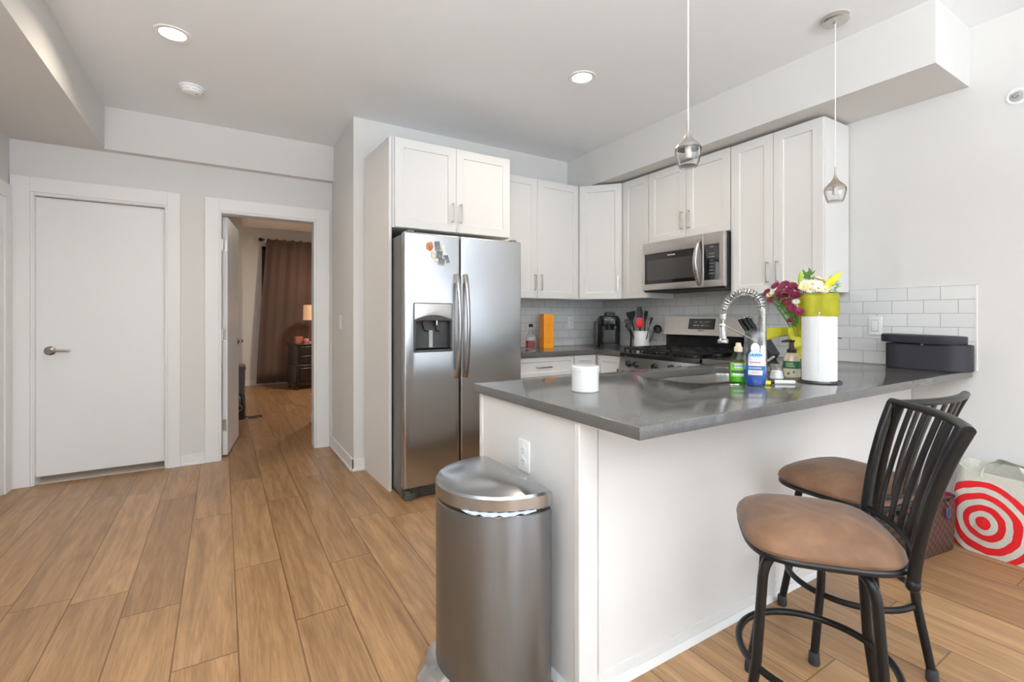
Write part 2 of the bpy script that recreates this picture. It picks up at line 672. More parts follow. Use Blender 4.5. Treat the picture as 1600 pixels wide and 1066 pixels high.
def curve_mesh(splines, depth, bevel=0.0, res=3):
    """2D outlines (first outer, others holes) -> solid, z 0..depth"""
    cu = bpy.data.curves.new('outline', 'CURVE')
    cu.dimensions = '2D'
    cu.fill_mode = 'BOTH'
    cu.extrude = max(depth / 2 - bevel, 0)
    cu.bevel_depth = bevel
    cu.bevel_resolution = res
    cu.offset = -bevel
    for pts in splines:
        sp = cu.splines.new('POLY')
        sp.points.add(len(pts) - 1)
        for p, (x, y) in zip(sp.points, pts):
            p.co = (x, y, 0, 1)
        sp.use_cyclic_u = True
    o = bpy.data.objects.new('outline', cu)
    COL.objects.link(o)
    bpy.context.view_layer.update()
    me = bpy.data.meshes.new_from_object(o.evaluated_get(bpy.context.evaluated_depsgraph_get()))
    bpy.data.objects.remove(o)
    bpy.data.curves.remove(cu)
    me.transform(Matrix.Translation((0, 0, depth / 2)))
    return me


def mesh_obj(name, me, m, parent=None, loc=(0, 0, 0), rot=(0, 0, 0), smooth=35):
    me.materials.clear()
    me.materials.append(MATS[m])
    bm = bmesh.new()
    bm.from_mesh(me)
    bmesh.ops.remove_doubles(bm, verts=bm.verts, dist=1e-5)
    bmesh.ops.recalc_face_normals(bm, faces=bm.faces)
    bm.to_mesh(me)
    bm.free()
    for p in me.polygons:
        p.material_index = 0
    me.shade_smooth()
    me.set_sharp_from_angle(angle=R(smooth))
    me.name = name
    o = bpy.data.objects.new(name, me)
    COL.objects.link(o)
    o.location = loc
    o.rotation_euler = rot
    if parent:
        o.parent = parent
    return o


def lettering(name, txt, size, m, parent, loc, rot=(PI / 2, 0, 0), ext=0.0006, align='CENTER', sx=1.0):
    cu = bpy.data.curves.new(name, 'FONT')
    cu.body = txt
    cu.size = size
    cu.extrude = ext
    cu.offset = size * 0.018
    cu.align_x = align
    cu.align_y = 'CENTER'
    cu.resolution_u = 3
    o = bpy.data.objects.new(name, cu)
    COL.objects.link(o)
    bpy.context.view_layer.update()
    me = bpy.data.meshes.new_from_object(o.evaluated_get(bpy.context.evaluated_depsgraph_get()))
    bpy.data.objects.remove(o)
    bpy.data.curves.remove(cu)
    if sx != 1.0:
        me.transform(Matrix.Diagonal((sx, 1, 1, 1)))
    return mesh_obj(name, me, m, parent, loc, rot)


def rrect(x0, y0, x1, y1, r, n=6):
    out = []
    for cx, cy, a0 in ((x1 - r, y0 + r, -90), (x1 - r, y1 - r, 0), (x0 + r, y1 - r, 90), (x0 + r, y0 + r, 180)):
        for k in range(n + 1):
            a = R(a0 + 90 * k / n)
            out.append((cx + r * math.cos(a), cy + r * math.sin(a)))
    return out


def bez(p0, p1, p2, n=8):
    p0, p1, p2 = Vector(p0), Vector(p1), Vector(p2)
    return [p0 * (1 - t) ** 2 + p1 * 2 * t * (1 - t) + p2 * t * t for t in [k / n for k in range(n + 1)]]


def spline(pts, n=6):
    """Catmull-Rom through the points"""
    P = [Vector(p) for p in pts]
    out = []
    for i in range(len(P) - 1):
        a, b, c, d = P[max(i - 1, 0)], P[i], P[i + 1], P[min(i + 2, len(P) - 1)]
        for k in range(n):
            t = k / n
            out.append(0.5 * ((2 * b) + (c - a) * t + (2 * a - 5 * b + 4 * c - d) * t * t + (3 * b - a - 3 * c + d) * t ** 3))
    out.append(P[-1])
    return out


# ------------------------------------------------------------------ room shell
CZ = 2.785
XL, XR, YH, YB, YF = -1.275, 3.475, 4.68, 3.825, -3.5   # left wall, right wall, hall wall, kitchen back, front
struct(MB().box(-2.2, -3.7, -0.1, 3.7, 9.7, 0).build('floor', 'oak_planks', smooth=0))
struct(MB().box(-2.2, -3.7, CZ, 3.7, 9.7, CZ + 0.12).build('ceiling', 'ceiling_paint', smooth=0))
struct(MB().box(XL - 0.12, YF - 0.12, 0, XL, YH + 0.12, CZ).build('wall_left', 'wall_paint', smooth=0))
# right wall, with the window behind the camera
w = MB()
w.box(XR, -0.6, 0, XR + 0.12, YB + 0.14, CZ).box(XR, YF - 0.12, 0, XR + 0.12, -2.6, CZ)
w.box(XR, -2.6, 0, XR + 0.12, -0.6, 0.12).box(XR, -2.6, 2.55, XR + 0.12, -0.6, CZ)
struct(w.build('wall_right', 'wall_paint', smooth=0))
w = MB()
w.box(XL, YF - 0.12, 0, -0.7, YF, CZ).box(1.0, YF - 0.12, 0, 1.5, YF, CZ).box(3.2, YF - 0.12, 0, XR, YF, CZ)
for a, b in ((-0.7, 1.0), (1.5, 3.2)):
    w.box(a, YF - 0.12, 0, b, YF, 0.12).box(a, YF - 0.12, 2.55, b, YF, CZ)
struct(w.build('wall_front', 'wall_paint', smooth=0))
for i, (a, b) in enumerate(((-0.7, 1.0), (1.5, 3.2))):
    f = MB()
    y = YF - 0.06
    for x in (a, (a + b) / 2 - 0.02, b - 0.04):
        f.box(x, y - 0.02, 0.12, x + 0.04, y + 0.02, 2.55)
    f.box(a, y - 0.02, 0.12, b, y + 0.02, 0.16).box(a, y - 0.02, 2.51, b, y + 0.02, 2.55)
    o = struct(f.build('window_%d' % (i + 1), 'trim_white'))
    MB().box(a + 0.02, y - 0.003, 0.14, b - 0.02, y + 0.003, 2.53).build('pane', 'window_pane', o)
f = MB()
x = XR + 0.06
for yy in (-2.6, -1.62, -0.64):
    f.box(x - 0.02, yy, 0.12, x + 0.02, yy + 0.04, 2.55)
f.box(x - 0.02, -2.6, 0.12, x + 0.02, -0.6, 0.16).box(x - 0.02, -2.6, 2.51, x + 0.02, -0.6, 2.55)
o = struct(f.build('window_3', 'trim_white'))
MB().box(x - 0.003, -2.58, 0.14, x + 0.003, -0.62, 2.53).build('pane', 'window_pane', o)

# kitchen back wall with its return to the hall
w = MB()
w.box(0.88, YB, 0, XR, YB + 0.14, CZ)
struct(w.build('wall_back', 'wall_paint', smooth=0))
struct(MB().box(0.88, YB + 0.14, 0, 1.0, YH + 0.12, CZ).build('wall_return', 'wall_paint', smooth=0))
# hall wall with two door openings
D1a, D1b, D2a, D2b, DT = -1.155, -0.385, -0.012, 0.728, 2.092
w = MB()
w.box(XL, YH, 0, D1a, YH + 0.12, CZ).box(D1b, YH, 0, D2a, YH + 0.12, CZ).box(D2b, YH, 0, 0.88, YH + 0.12, CZ)
w.box(D1a, YH, DT, D1b, YH + 0.12, CZ).box(D2a, YH, DT, D2b, YH + 0.12, CZ)
struct(w.build('wall_hall', 'wall_paint', smooth=0))
# dropped ceiling boxes
struct(MB().box(XL, YF, 2.465, -0.75, YH, CZ).build('soffit_left', 'wall_paint', smooth=0))
struct(MB().box(-0.75, 4.60, 2.465, 0.88, YH, CZ).build('soffit_hall', 'wall_paint', smooth=0))
struct(MB().box(3.0, 0.902, 2.465, XR, YB, CZ).build('soffit_kitchen', 'wall_paint', smooth=0))
# bedroom beyond the open door
struct(MB().box(-2.1, 9.5, 0, 3.6, 9.6, CZ).build('wall_bedroom_back', 'wall_paint', smooth=0))
struct(MB().box(-2.1, 8.0, 0, 0.247, 9.5, CZ).build('wall_bedroom_left', 'wall_paint', smooth=0))
struct(MB().box(-2.1, YH + 0.12, 0, -2.0, 8.0, CZ).build('wall_bedroom_far_left', 'wall_paint', smooth=0))
struct(MB().box(0.88, YH + 0.12, 0, 1.0, 5.84, CZ).build('wall_bedroom_right', 'wall_paint', smooth=0))
struct(MB().box(1.0, 5.72, 0, 3.6, 5.84, CZ).build('wall_bedroom_near', 'wall_paint', smooth=0))
struct(MB().box(3.5, 5.84, 0, 3.6, 9.5, CZ).build('wall_bedroom_far_right', 'wall_paint', smooth=0))
# shut the gap above the far-left part of the bedroom (wall behind the closed door's room)
struct(MB().box(-2.1, YH, 0, XL - 0.12, YH + 0.12, CZ).build('wall_hall_end', 'wall_paint', smooth=0))

# baseboards
BH, BT = 0.085, 0.014
struct(MB().box(-0.289, YH - BT, 0, -0.123, YH, BH).box(-0.289, YH - BT - 0.01, 0, -0.123, YH - BT, 0.018)
       .build('baseboard_hall', 'trim_white', bevel=0.003))
struct(MB().box(0.88 - BT, YB - BT, 0, 0.88, YH, BH + 0.01).box(0.88 - BT - 0.011, YB - BT - 0.011, 0, 0.88 - BT, YH, 0.02)
       .box(0.88 - BT, YB - BT, 0, 0.963, YB, BH + 0.01).box(0.88 - BT - 0.011, YB - BT - 0.011, 0, 0.963, YB - BT, 0.02)
       .build('baseboard_return', 'trim_white', bevel=0.003))
struct(MB().box(XR - BT, YF, 0, XR, 1.14, BH).build('baseboard_right', 'trim_white', bevel=0.003))
struct(MB().box(0.25, 9.5 - BT, 0, 3.5, 9.5, 0.1).build('baseboard_bedroom', 'trim_white', bevel=0.003))
struct(MB().box(0.88 - BT, YH + 0.14, 0, 0.88, 5.84 + BT, 0.1).build('baseboard_bedroom_right', 'trim_white', bevel=0.003))
struct(MB().box(0.247, 8.0, 0, 0.247 + 0.012, 8.05, 2.2).build('trim_4', 'trim_white'))


# door casings: flat board with a stepped inner bead and a jamb lining
def casing(name, a, b, oa, ob, top, otop):
    m = MB()
    t = 0.018
    m.box(oa, YH - t, 0, a - 0.02, YH, otop).box(b + 0.02, YH - t, 0, ob, YH, otop)
    m.box(a - 0.02, YH - t, top + 0.02, b + 0.02, YH, otop)
    m.box(a - 0.02, YH - 0.012, 0, a - 0.006, YH, top + 0.02).box(b + 0.006, YH - 0.012, 0, b + 0.02, YH, top + 0.02)
    m.box(a - 0.006, YH - 0.012, top + 0.006, b + 0.006, YH, top + 0.02)
    j = 0.008
    m.box(a - j, YH - 0.006, 0, a, YH + 0.126, top).box(b, YH - 0.006, 0, b + j, YH + 0.126, top)
    m.box(a - j, YH - 0.006, top, b + j, YH + 0.126, top + j)
    return struct(m.build(name, 'trim_white', bevel=0.002))


casing('trim_1', D1a + 0.008, D1b - 0.008, -1.27, -0.289, DT - 0.008, 2.21)
casing('trim_2', D2a + 0.008, D2b - 0.008, -0.123, 0.853, DT - 0.008, 2.205)
m = MB()
m.box(XL, 3.62, 0, XL + 0.018, 3.72, 2.03).box(XL, 4.55, 0, XL + 0.018, 4.655, 2.03).box(XL, 3.62, 2.03, XL + 0.018, 4.655, 2.13)
struct(m.build('trim_3', 'trim_white', bevel=0.002))
m = MB().box(XL, 3.72, 0.008, XL + 0.008, 4.55, 2.03)
struct(m.build('door_3', 'door_white', bevel=0.002))
struct(MB().box(D1a - 0.2, YH + 0.02, 0, D1b + 0.2, YH + 0.6, 0.004).build('trim_5', 'bath_tile', smooth=0))


def lever(parent, x, y, z, sgn=1, normal=-1, axis='y', m='dark_nickel'):
    """lever handle: round rose on the face, lever pointing +x*sgn; face normal is normal*y (or x)"""
    h = MB()
    M = Matrix.Rotation(PI / 2, 4, 'X') if normal < 0 else Matrix.Rotation(-PI / 2, 4, 'X')
    h.lathe([(0.0, 0.0), (0.033, 0.0), (0.033, 0.006), (0.028, 0.011), (0.013, 0.014), (0.012, 0.045), (0.0, 0.047)], (0, 0, 0), 28, M=M)
    h.tube(spline([(0, normal * 0.042, 0), (sgn * 0.03, normal * 0.047, 0.002), (sgn * 0.075, normal * 0.045, 0.0), (sgn * 0.118, normal * 0.041, -0.002)]),
           0.0085, 10, ry=0.006)
    o = h.build('door_handle', m, parent, (x, y, z))
    return o


d1 = struct(MB().box(D1a + 0.004, YH + 0.035, 0.05, D1b - 0.004, YH + 0.075, DT - 0.012).build('door_1', 'door_white', bevel=0.003))
lever(d1, -1.073, YH + 0.035, 0.962, 1, -1)
# open door, hinged at the left jamb and swung into the bedroom
d2 = MB().box(0, 0, 0.012, 0.04, 0.712, DT - 0.014).build('door_2', 'door_white', loc=(D2a + 0.012, YH + 0.128, 0), rot=(0, 0, R(-8.2)), bevel=0.002)
struct(d2)
hd = MB()
hd.lathe([(0.0, 0.0), (0.033, 0.0), (0.033, 0.006), (0.013, 0.014), (0.012, 0.045), (0.0, 0.047)], (0, 0, 0), 28, M=Matrix.Rotation(PI / 2, 4, 'Y'))
hd.tube(spline([(0.042, 0, 0), (0.047, -0.03, 0.002), (0.045, -0.075, 0.0), (0.041, -0.118, 0.0)]), 0.0085, 10, ry=0.006)
hd.build('door_handle', 'dark_nickel', d2, (0.04, 0.645, 0.97))
for z in (0.27, 1.06, 1.83):
    MB().box(0.004, -0.003, z - 0.05, 0.034, 0.0, z + 0.05).tube([(0.0, -0.006, z - 0.052), (0.0, -0.006, z + 0.052)], 0.006, 10).build('hinge', 'nickel', d2)

# backsplash tile
TZ0, TZ1 = 0.92, 1.385
struct(MB().box(XR - 0.008, 0.873, TZ0, XR, YB - 0.008, TZ1).build('backsplash_right', 'subway_tile_side', smooth=0))
struct(MB().box(XR - 0.011, 0.868, TZ0, XR, 0.874, TZ1 + 0.004).box(XR - 0.011, 0.868, TZ1, XR, 1.478, TZ1 + 0.004)
       .build('trim_6', 'trim_white'))
struct(MB().box(1.93, YB - 0.008, TZ0, XR - 0.008, YB, TZ1).build('backsplash_back', 'subway_tile_back', smooth=0))


# ------------------------------------------------------------------ small wall and ceiling fittings
def plate(name, label, loc, rotz, kind, cat='switch'):
    t = thing(name, label, cat, loc, rotz)
    me = curve_mesh([rrect(-0.036, -0.058, 0.036, 0.058, 0.004)], 0.006, 0.0018)
    me.transform(Matrix.Rotation(PI / 2, 4, 'X'))
    mesh_obj('cover_plate', me, 'plastic_white', t)
    if kind == 'rocker':
        MB().box(-0.0165, -0.010, -0.033, 0.0165, -0.006, 0.033).build('rocker', 'plastic_white', t, bevel=0.0015)
        MB().box(-0.019, -0.0066, -0.036, 0.019, -0.0058, 0.036).build('rocker_gap', 'print_grey', t)
    else:
        for z in (-0.021, 0.021):
            m = MB()
            m.lathe([(0.0, 0.0), (0.0165, 0.0), (0.0165, 0.003), (0.0, 0.003)], (0, -0.006, z), 24, M=Matrix.Rotation(PI / 2, 4, 'X'))
            r = m.build('receptacle', 'plastic_white', t)
            s = MB()
            s.box(-0.0075, -0.0096, z - 0.001, -0.0055, -0.0088, z + 0.008).box(0.0045, -0.0096, z, 0.0065, -0.0088, z + 0.007)
            s.box(-0.0022, -0.0096, z - 0.010, 0.0022, -0.0088, z - 0.006)
            s.build('slots', 'slot_dark', r)
    return t


plate('light_switch', 'white light switch on the short return wall beside the open doorway', (0.88, 4.29, 1.165), R(-90), 'rocker')
plate('light_switch', 'white rocker switch on the subway tile behind the black lidded box', (XR - 0.008, 1.334, 1.155), R(-90), 'rocker')
plate('wall_outlet', 'white duplex outlet on the end panel of the peninsula above the bin', (0.955, 1.47, 0.697), R(-90), 'outlet', 'outlet')
plate('wall_outlet', 'white outlet on the tile behind the orange box near the kitchen corner', (3.035, YB - 0.008, 1.155), 0, 'outlet', 'outlet')


def downlight(label, x, y):
    t = thing('recessed_light', label, 'ceiling light', (x, y, CZ), 0, 'round recessed ceiling lights')
    MB().lathe([(0.062, -0.001), (0.064, -0.004), (0.088, -0.006), (0.092, -0.001)], (0, 0, 0), 40, False, False).build('trim_ring', 'plastic_white', t)
    MB().lathe([(0.0, -0.0035), (0.063, -0.0035), (0.063, -0.0015), (0.0, -0.0015)], (0, 0, 0), 40).build('lens', 'lamp_glow', t)
    a = area('recessed_lamp', (x, y, CZ - 0.012), (0, 0, 0), 0.12, 0.12, 10, (1.0, 0.85, 0.68), 'DISK')
    a.data.spread = R(150)
    return t


downlight('lit recessed light in the ceiling near the left soffit and smoke detector', -0.235, 3.23)
downlight('lit recessed light in the ceiling over the kitchen in front of the range', 2.018, 2.415)

t = thing('smoke_detector', 'round white smoke detector on the ceiling in front of the hall doors', 'smoke detector', (-0.18, 3.92, CZ))
MB().lathe([(0.0, 0), (0.076, 0), (0.076, -0.010), (0.070, -0.012), (0.0, -0.012)], (0, 0, 0), 36).build('base', 'plastic_white', t)
MB().lathe([(0.066, -0.012), (0.066, -0.022), (0.058, -0.040), (0.045, -0.046), (0.0, -0.047)], (0, 0, 0), 36, False).build('cover', 'plastic_white', t)
m = MB()
for k in range(10):
    a = 2 * PI * k / 10
    m.tube([(0.0635 * math.cos(a + d), 0.0635 * math.sin(a + d), -0.029) for d in (-0.2, 0, 0.2)], 0.0018, 6)
m.build('vent_slots', 'print_grey', t)
MB().ball((0.03, -0.02, -0.046), 0.004).build('indicator', 'slot_dark', t)

t = thing('fire_sprinkler', 'round white sidewall sprinkler on the right wall below the soffit end', 'sprinkler', (XR, 0.722, 2.34), R(-90))
X90 = Matrix.Rotation(PI / 2, 4, 'X')
MB().lathe([(0.026, 0.0), (0.042, 0.0), (0.042, 0.004), (0.034, 0.009), (0.026, 0.004)], (0, 0, 0), 32, False, False, M=X90).build('escutcheon', 'plastic_white', t)
m = MB()
m.lathe([(0.0, 0.001), (0.026, 0.001), (0.026, 0.003), (0.0, 0.003)], (0, 0, 0), 24, M=X90)
m.tube([(-0.012, -0.003, 0), (-0.012, -0.02, 0.004), (0, -0.03, 0.006), (0.012, -0.02, 0.004), (0.012, -0.003, 0)], 0.003, 8)
m.lathe([(0.0, 0.0), (0.006, 0.0), (0.006, 0.022), (0.0, 0.022)], (0, 0, 0), 12, M=X90)
m.build('sprinkler_head', 'print_grey', t)
MB().box(-0.016, -0.034, 0.004, 0.016, -0.031, 0.010).build('deflector', 'nickel', t)


# ------------------------------------------------------------------ pendants
def pendant(label, x, y, zb, capm):
    t = thing('pendant_light', label, 'pendant light', (x, y, CZ), 0, 'glass pendants over the peninsula')
    MB().lathe([(0.0, 0), (0.062, 0), (0.064, -0.004), (0.064, -0.022), (0.058, -0.028), (0.012, -0.030), (0.008, -0.036), (0.0, -0.037)], (0, 0, 0), 40).build('canopy', 'nickel', t)
    h = CZ - zb
    MB().tube([(0, 0, -0.03), (0, 0, -h + 0.17)], 0.0028, 8).build('cord', 'cord_white', t)
    c = [(0.0035, -h + 0.185), (0.005, -h + 0.150), (0.009, -h + 0.130), (0.020, -h + 0.110), (0.036, -h + 0.094), (0.046, -h + 0.083), (0.050, -h + 0.074), (0.046, -h + 0.074), (0.0, -h + 0.085)]
    MB().lathe(c, (0, 0, 0), 36).build('metal_cap', capm, t)
    g = [(0.050, -h + 0.074), (0.052, -h + 0.062), (0.049, -h + 0.044), (0.042, -h + 0.018), (0.035, -h + 0.002), (0.031, -h),
         (0.0, -h), (0.0, -h + 0.006), (0.030, -h + 0.007), (0.037, -h + 0.019), (0.044, -h + 0.044), (0.047, -h + 0.06), (0.046, -h + 0.073)]
    MB().lathe(g, (0, 0, 0), 36, False, False).build('glass_shade', 'clear_glass', t)
    MB().lathe([(0.0, -h + 0.08), (0.012, -h + 0.08), (0.013, -h + 0.045), (0.009, -h + 0.036), (0.0, -h + 0.034)], (0, 0, 0), 20).build('bulb', 'ceramic_white', t)
    MB().tube([(0.030 * math.cos(a), 0.030 * math.sin(a), -h + 0.008) for a in [2 * PI * k / 28 for k in range(28)]], 0.0018, 6, True).build('rim', 'print_grey', t)


pendant('clear glass pendant with silver cap hanging above the range side of the peninsula', 1.574, 1.236, 1.803, 'nickel')
pendant('clear glass pendant with warm bronze-toned cap hanging near the tall wall cabinet', 2.747, 1.236, 1.812, 'bronze_nickel')


# ------------------------------------------------------------------ cabinets
def pull(parent, x, z, length=0.14, vertical=True, m='nickel'):
    h = MB()
    a = length / 2
    if vertical:
        h.box(-0.005, -0.032, -a, 0.005, -0.024, a)
        h.box(-0.005, -0.03, -a, 0.005, 0, -a + 0.01).box(-0.005, -0.03, a - 0.01, 0.005, 0, a)
    else:
        h.box(-a, -0.032, -0.005, a, -0.024, 0.005)
        h.box(-a, -0.03, -0.005, -a + 0.01, 0, 0.005).box(a - 0.01, -0.03, -0.005, a, 0, 0.005)
    return h.build('handle', m, parent, (x, 0, z), bevel=0.0015)


def door(parent, x, z, w, h, hx=None, hz=None, vertical=True, name='door', rail=0.062, hm='nickel', hl=0.14):
    d = MB().shaker(w, h, rail=rail).build(name, 'cabinet_white', parent, (x, 0, z), bevel=0.0015)
    if hx is not None:
        pull(d, hx, hz, hl, vertical, hm)
    return d


def wall_cab(name, label, loc, rotz, w, h, depth, doors, lip=0.0):
    t = thing(name, label, 'cabinet', loc, rotz)
    MB().box(0, 0.021, 0, w, depth, h).build('body', 'cabinet_white', t, bevel=0.0015)
    for x, dw, side in doors:
        hx = {'r': dw - 0.032, 'l': 0.032}[side]
        door(t, x, 0.003, dw, h - 0.006, hx, 0.14)
    return t


# refrigerator surround panel (slightly out of square, as built)
pp = [(0.963, 3.81), (0.983, 3.24), (1.003, 3.24), (0.983, 3.81)]
o = MB().prism(pp, 0, 2.463).build('refrigerator_side_panel', 'cabinet_white', bevel=0.001)
tag(o, 'tall white side panel standing against the left side of the refrigerator', 'panel')

wall_cab('wall_cabinet', 'white two-door cabinet mounted above the refrigerator', (1.006, 3.22, 1.835), 0, 0.944, 0.628, 0.595,
         [(0.014, 0.464, 'r'), (0.480, 0.464, 'l')])
wall_cab('wall_cabinet', 'white two-door wall cabinet right of the refrigerator above the orange box', (1.952, 3.495, 1.375), 0, 0.928, 1.073, 0.325,
         [(0.003, 0.450, 'r'), (0.456, 0.466, 'l')])
# diagonal corner cabinet
t = thing('corner_cabinet', 'white diagonal corner wall cabinet above the coffee maker', 'cabinet', (2.885, 3.495, 1.375))
MB().prism([(0.0, 0.325), (0.0, 0.022), (0.015, 0.022), (0.272, -0.28), (0.272, -0.302), (0.575, -0.302), (0.575, 0.325)], 0, 1.073).build('body', 'cabinet_white', t, bevel=0.001)
d = MB().shaker(0.392, 1.067).build('door', 'cabinet_white', t, (0.003, 0.0, 0.003), (0, 0, math.atan2(-0.305, 0.26)), bevel=0.0015)
pull(d, 0.36, 0.14, m='chrome')
wall_cab('wall_cabinet', 'narrow white single-door wall cabinet left of the microwave', (3.145, 3.188, 1.375), R(-90), 0.308, 1.073, 0.322,
         [(0.003, 0.302, 'r')])
wall_cab('wall_cabinet', 'short white two-door cabinet directly above the microwave', (3.145, 2.878, 1.838), R(-90), 0.774, 0.610, 0.322,
         [(0.003, 0.382, 'r'), (0.389, 0.382, 'l')])
wall_cab('wall_cabinet', 'tall white two-door wall cabinet right of the microwave above the flowers', (3.145, 2.102, 1.368), R(-90), 0.622, 1.078, 0.322,
         [(0.003, 0.306, 'r'), (0.312, 0.307, 'l')])

# base cabinets along the back and beside the range
t = thing('base_cabinet', 'white base cabinet with drawer and dark bar pull under the back counter', 'cabinet', (1.945, 3.215, 0))
MB().box(0, 0.021, 0.1, 0.655, 0.595, 0.884).box(0, 0.08, 0, 0.655, 0.595, 0.1).build('body', 'cabinet_white', t, bevel=0.0015)
door(t, 0.005, 0.715, 0.645, 0.158, 0.32, 0.079, False, 'drawer', 0.035, 'dark_nickel', 0.15)
door(t, 0.005, 0.105, 0.320, 0.604, 0.288, 0.50)
door(t, 0.330, 0.105, 0.320, 0.604, 0.032, 0.50)
t = thing('corner_base_cabinet', 'white corner base cabinet between the drawer cabinet and the range', 'cabinet', (2.603, 3.215, 0))
MB().prism([(0, 0.021), (0.266, 0.021), (0.266, -0.318), (0.86, -0.318), (0.86, 0.595), (0, 0.595)], 0.1, 0.884).build('body', 'cabinet_white', t, bevel=0.001)
MB().prism([(0, 0.08), (0.32, 0.08), (0.32, -0.318), (0.86, -0.318), (0.86, 0.595), (0, 0.595)], 0, 0.1).build('plinth', 'cabinet_white', t)
d = MB().shaker(0.236, 0.77, rail=0.05).build('door', 'cabinet_white', t, (0.004, 0, 0.105), bevel=0.0015)
d = MB().shaker(0.29, 0.77, rail=0.05).build('door', 'cabinet_white', t, (0.245, -0.022, 0.105), (0, 0, R(-90)), bevel=0.0015)
pull(d, 0.275, 0.60, 0.14, True, 'black_plastic')

# peninsula carcass: bar side panel, end panel, kitchen side, with corner board and shoe moulding
t = thing('peninsula_cabinet', 'white panelled peninsula base under the grey bar counter', 'cabinet', (0.955, 1.155, 0))
PW = XR - 0.955 - 0.004
m = MB().box(0, 0, 0, PW, 0.02, 0.884)
m.box(0, 0.02, 0, 0.02, 0.66, 0.884).box(0.02, 0.64, 0.1, 1.87, 0.66, 0.884).box(0.02, 0.02, 0.08, PW, 0.64, 0.10)
m.build('body', 'cabinet_white', t, bevel=0.001)
m = MB().box(-0.004, -0.012, 0, 0.062, 0, 0.884).box(-0.012, -0.012, 0, 0, 0.012, 0.884)
m.build('corner_board', 'cabinet_white', t, bevel=0.002)
MB().box(0.075, -0.004, 0.03, 0.083, 0, 0.884).build('bead', 'cabinet_white', t, bevel=0.0015)
MB().box(-0.008, 0.64, 0, 0.012, 0.662, 0.884).build('edge_strip', 'cabinet_white', t, bevel=0.002)
m = MB()
m.prism([(0, 0), (0, 0.022), (-0.006, 0.022), (-0.014, 0.014), (-0.018, 0)], -0.012, PW, Matrix(((0, 0, 1, 0), (1, 0, 0, 0), (0, 1, 0, 0), (0, 0, 0, 1))))
m.prism([(0, 0), (0, 0.022), (-0.006, 0.022), (-0.014, 0.014), (-0.018, 0)], -0.016, 0.66, Matrix(((1, 0, 0, 0), (0, 0, 1, 0), (0, 1, 0, 0), (0, 0, 0, 1))))
m.build('shoe_moulding', 'cabinet_white', t)
MB().box(0, -0.003, 0.03, PW, 0, 0.06).build('base_strip', 'cabinet_white', t)
# short cabinet to the right of the range
t = thing('base_cabinet', 'white base cabinet tucked in the corner right of the range', 'cabinet', (2.85, 2.10, 0), R(-90))
MB().box(0, 0.021, 0.1, 0.28, 0.61, 0.884).box(0, 0.08, 0, 0.28, 0.61, 0.1).build('body', 'cabinet_white', t, bevel=0.001)
MB().shaker(0.27, 0.77, rail=0.05).build('door', 'cabinet_white', t, (0.005, 0, 0.105), bevel=0.0015)

# counters
SX0, SX1, SY0, SY1 = 1.745, 2.50, 1.315, 1.730
outer = [(0.935, 0.886), (3.466, 0.886), (3.466, 2.108), (2.832, 2.108), (2.832, 1.85), (0.935, 1.85)]
hole = rrect(SX0, SY0, SX1, SY1, 0.10, 8)
me = curve_mesh([outer, hole], 0.036, 0.0025)
o = mesh_obj('peninsula_countertop', me, 'grey_quartz', None, (0, 0, 0.884))
tag(o, 'grey quartz bar countertop on the peninsula with a sink cutout', 'countertop')
me = curve_mesh([[(1.93, 3.19), (2.832, 3.19), (2.832, 2.890), (3.466, 2.890), (3.466, 3.816), (1.93, 3.816)]], 0.036, 0.0025)
o = mesh_obj('back_countertop', me, 'grey_quartz', None, (0, 0, 0.884))
tag(o, 'grey quartz corner countertop along the back wall under the coffee maker', 'countertop')

# sink
t = thing('kitchen_sink', 'undermount stainless steel sink set into the peninsula counter', 'sink', (SX0, SY0, 0.6))
sw, sd = SX1 - SX0, SY1 - SY0
rings = []
for inset, z in ((-0.02, 0.284), (0.006, 0.284), (0.008, 0.27), (0.012, 0.12), (0.03, 0.10), (0.10, 0.095)):
    rings.append([(x, y, z) for x, y in rrect(inset, inset, sw - inset, sd - inset, max(0.105 - inset, 0.02), 8)])
MB().loft(rings, False, True).build('basin', 'steel_sink', t, recalc=False)
MB().lathe([(0.0, 0.1), (0.02, 0.098), (0.036, 0.099), (0.043, 0.0965)], (sw * 0.5, sd * 0.5, 0), 28, False, False).build('drain', 'chrome', t)


# ------------------------------------------------------------------ refrigerator
t = thing('refrigerator', 'stainless side-by-side refrigerator with ice and water dispenser beside white panel', 'refrigerator', (1.012, 3.0, 0))
FW, FH, SPL = 0.906, 1.772, 0.402
MB().box(0.004, 0.072, 0.02, FW - 0.004, 0.77, FH - 0.012).build('body', 'fridge_side', t, bevel=0.004)
FR = Matrix.Rotation(PI / 2, 4, 'X')


def fr_door(name, x0, x1, z0, z1, holes=()):
    """door slab, rounded face edges, front at y=0"""
    sp = [rrect(x0, z0, x1, z1, 0.012, 4)] + [rrect(*h, 0.008, 3) for h in holes]
    me = curve_mesh(sp, 0.066, 0.012, 4)
    me.transform(Matrix.Translation((0, 0.066, 0)) @ FR)
    return mesh_obj(name, me, 'steel_fridge', t)


dx0, dx1, dz0, dz1 = 0.062, 0.342, 0.973, 1.304
ld = fr_door('freezer_door', 0.0, SPL - 0.004, 0.078, FH, [(dx0 + 0.012, dz0 + 0.02, dx1 - 0.012, dz1 - 0.115)])
rd = fr_door('refrigerator_door', SPL + 0.004, FW, 0.078, FH)


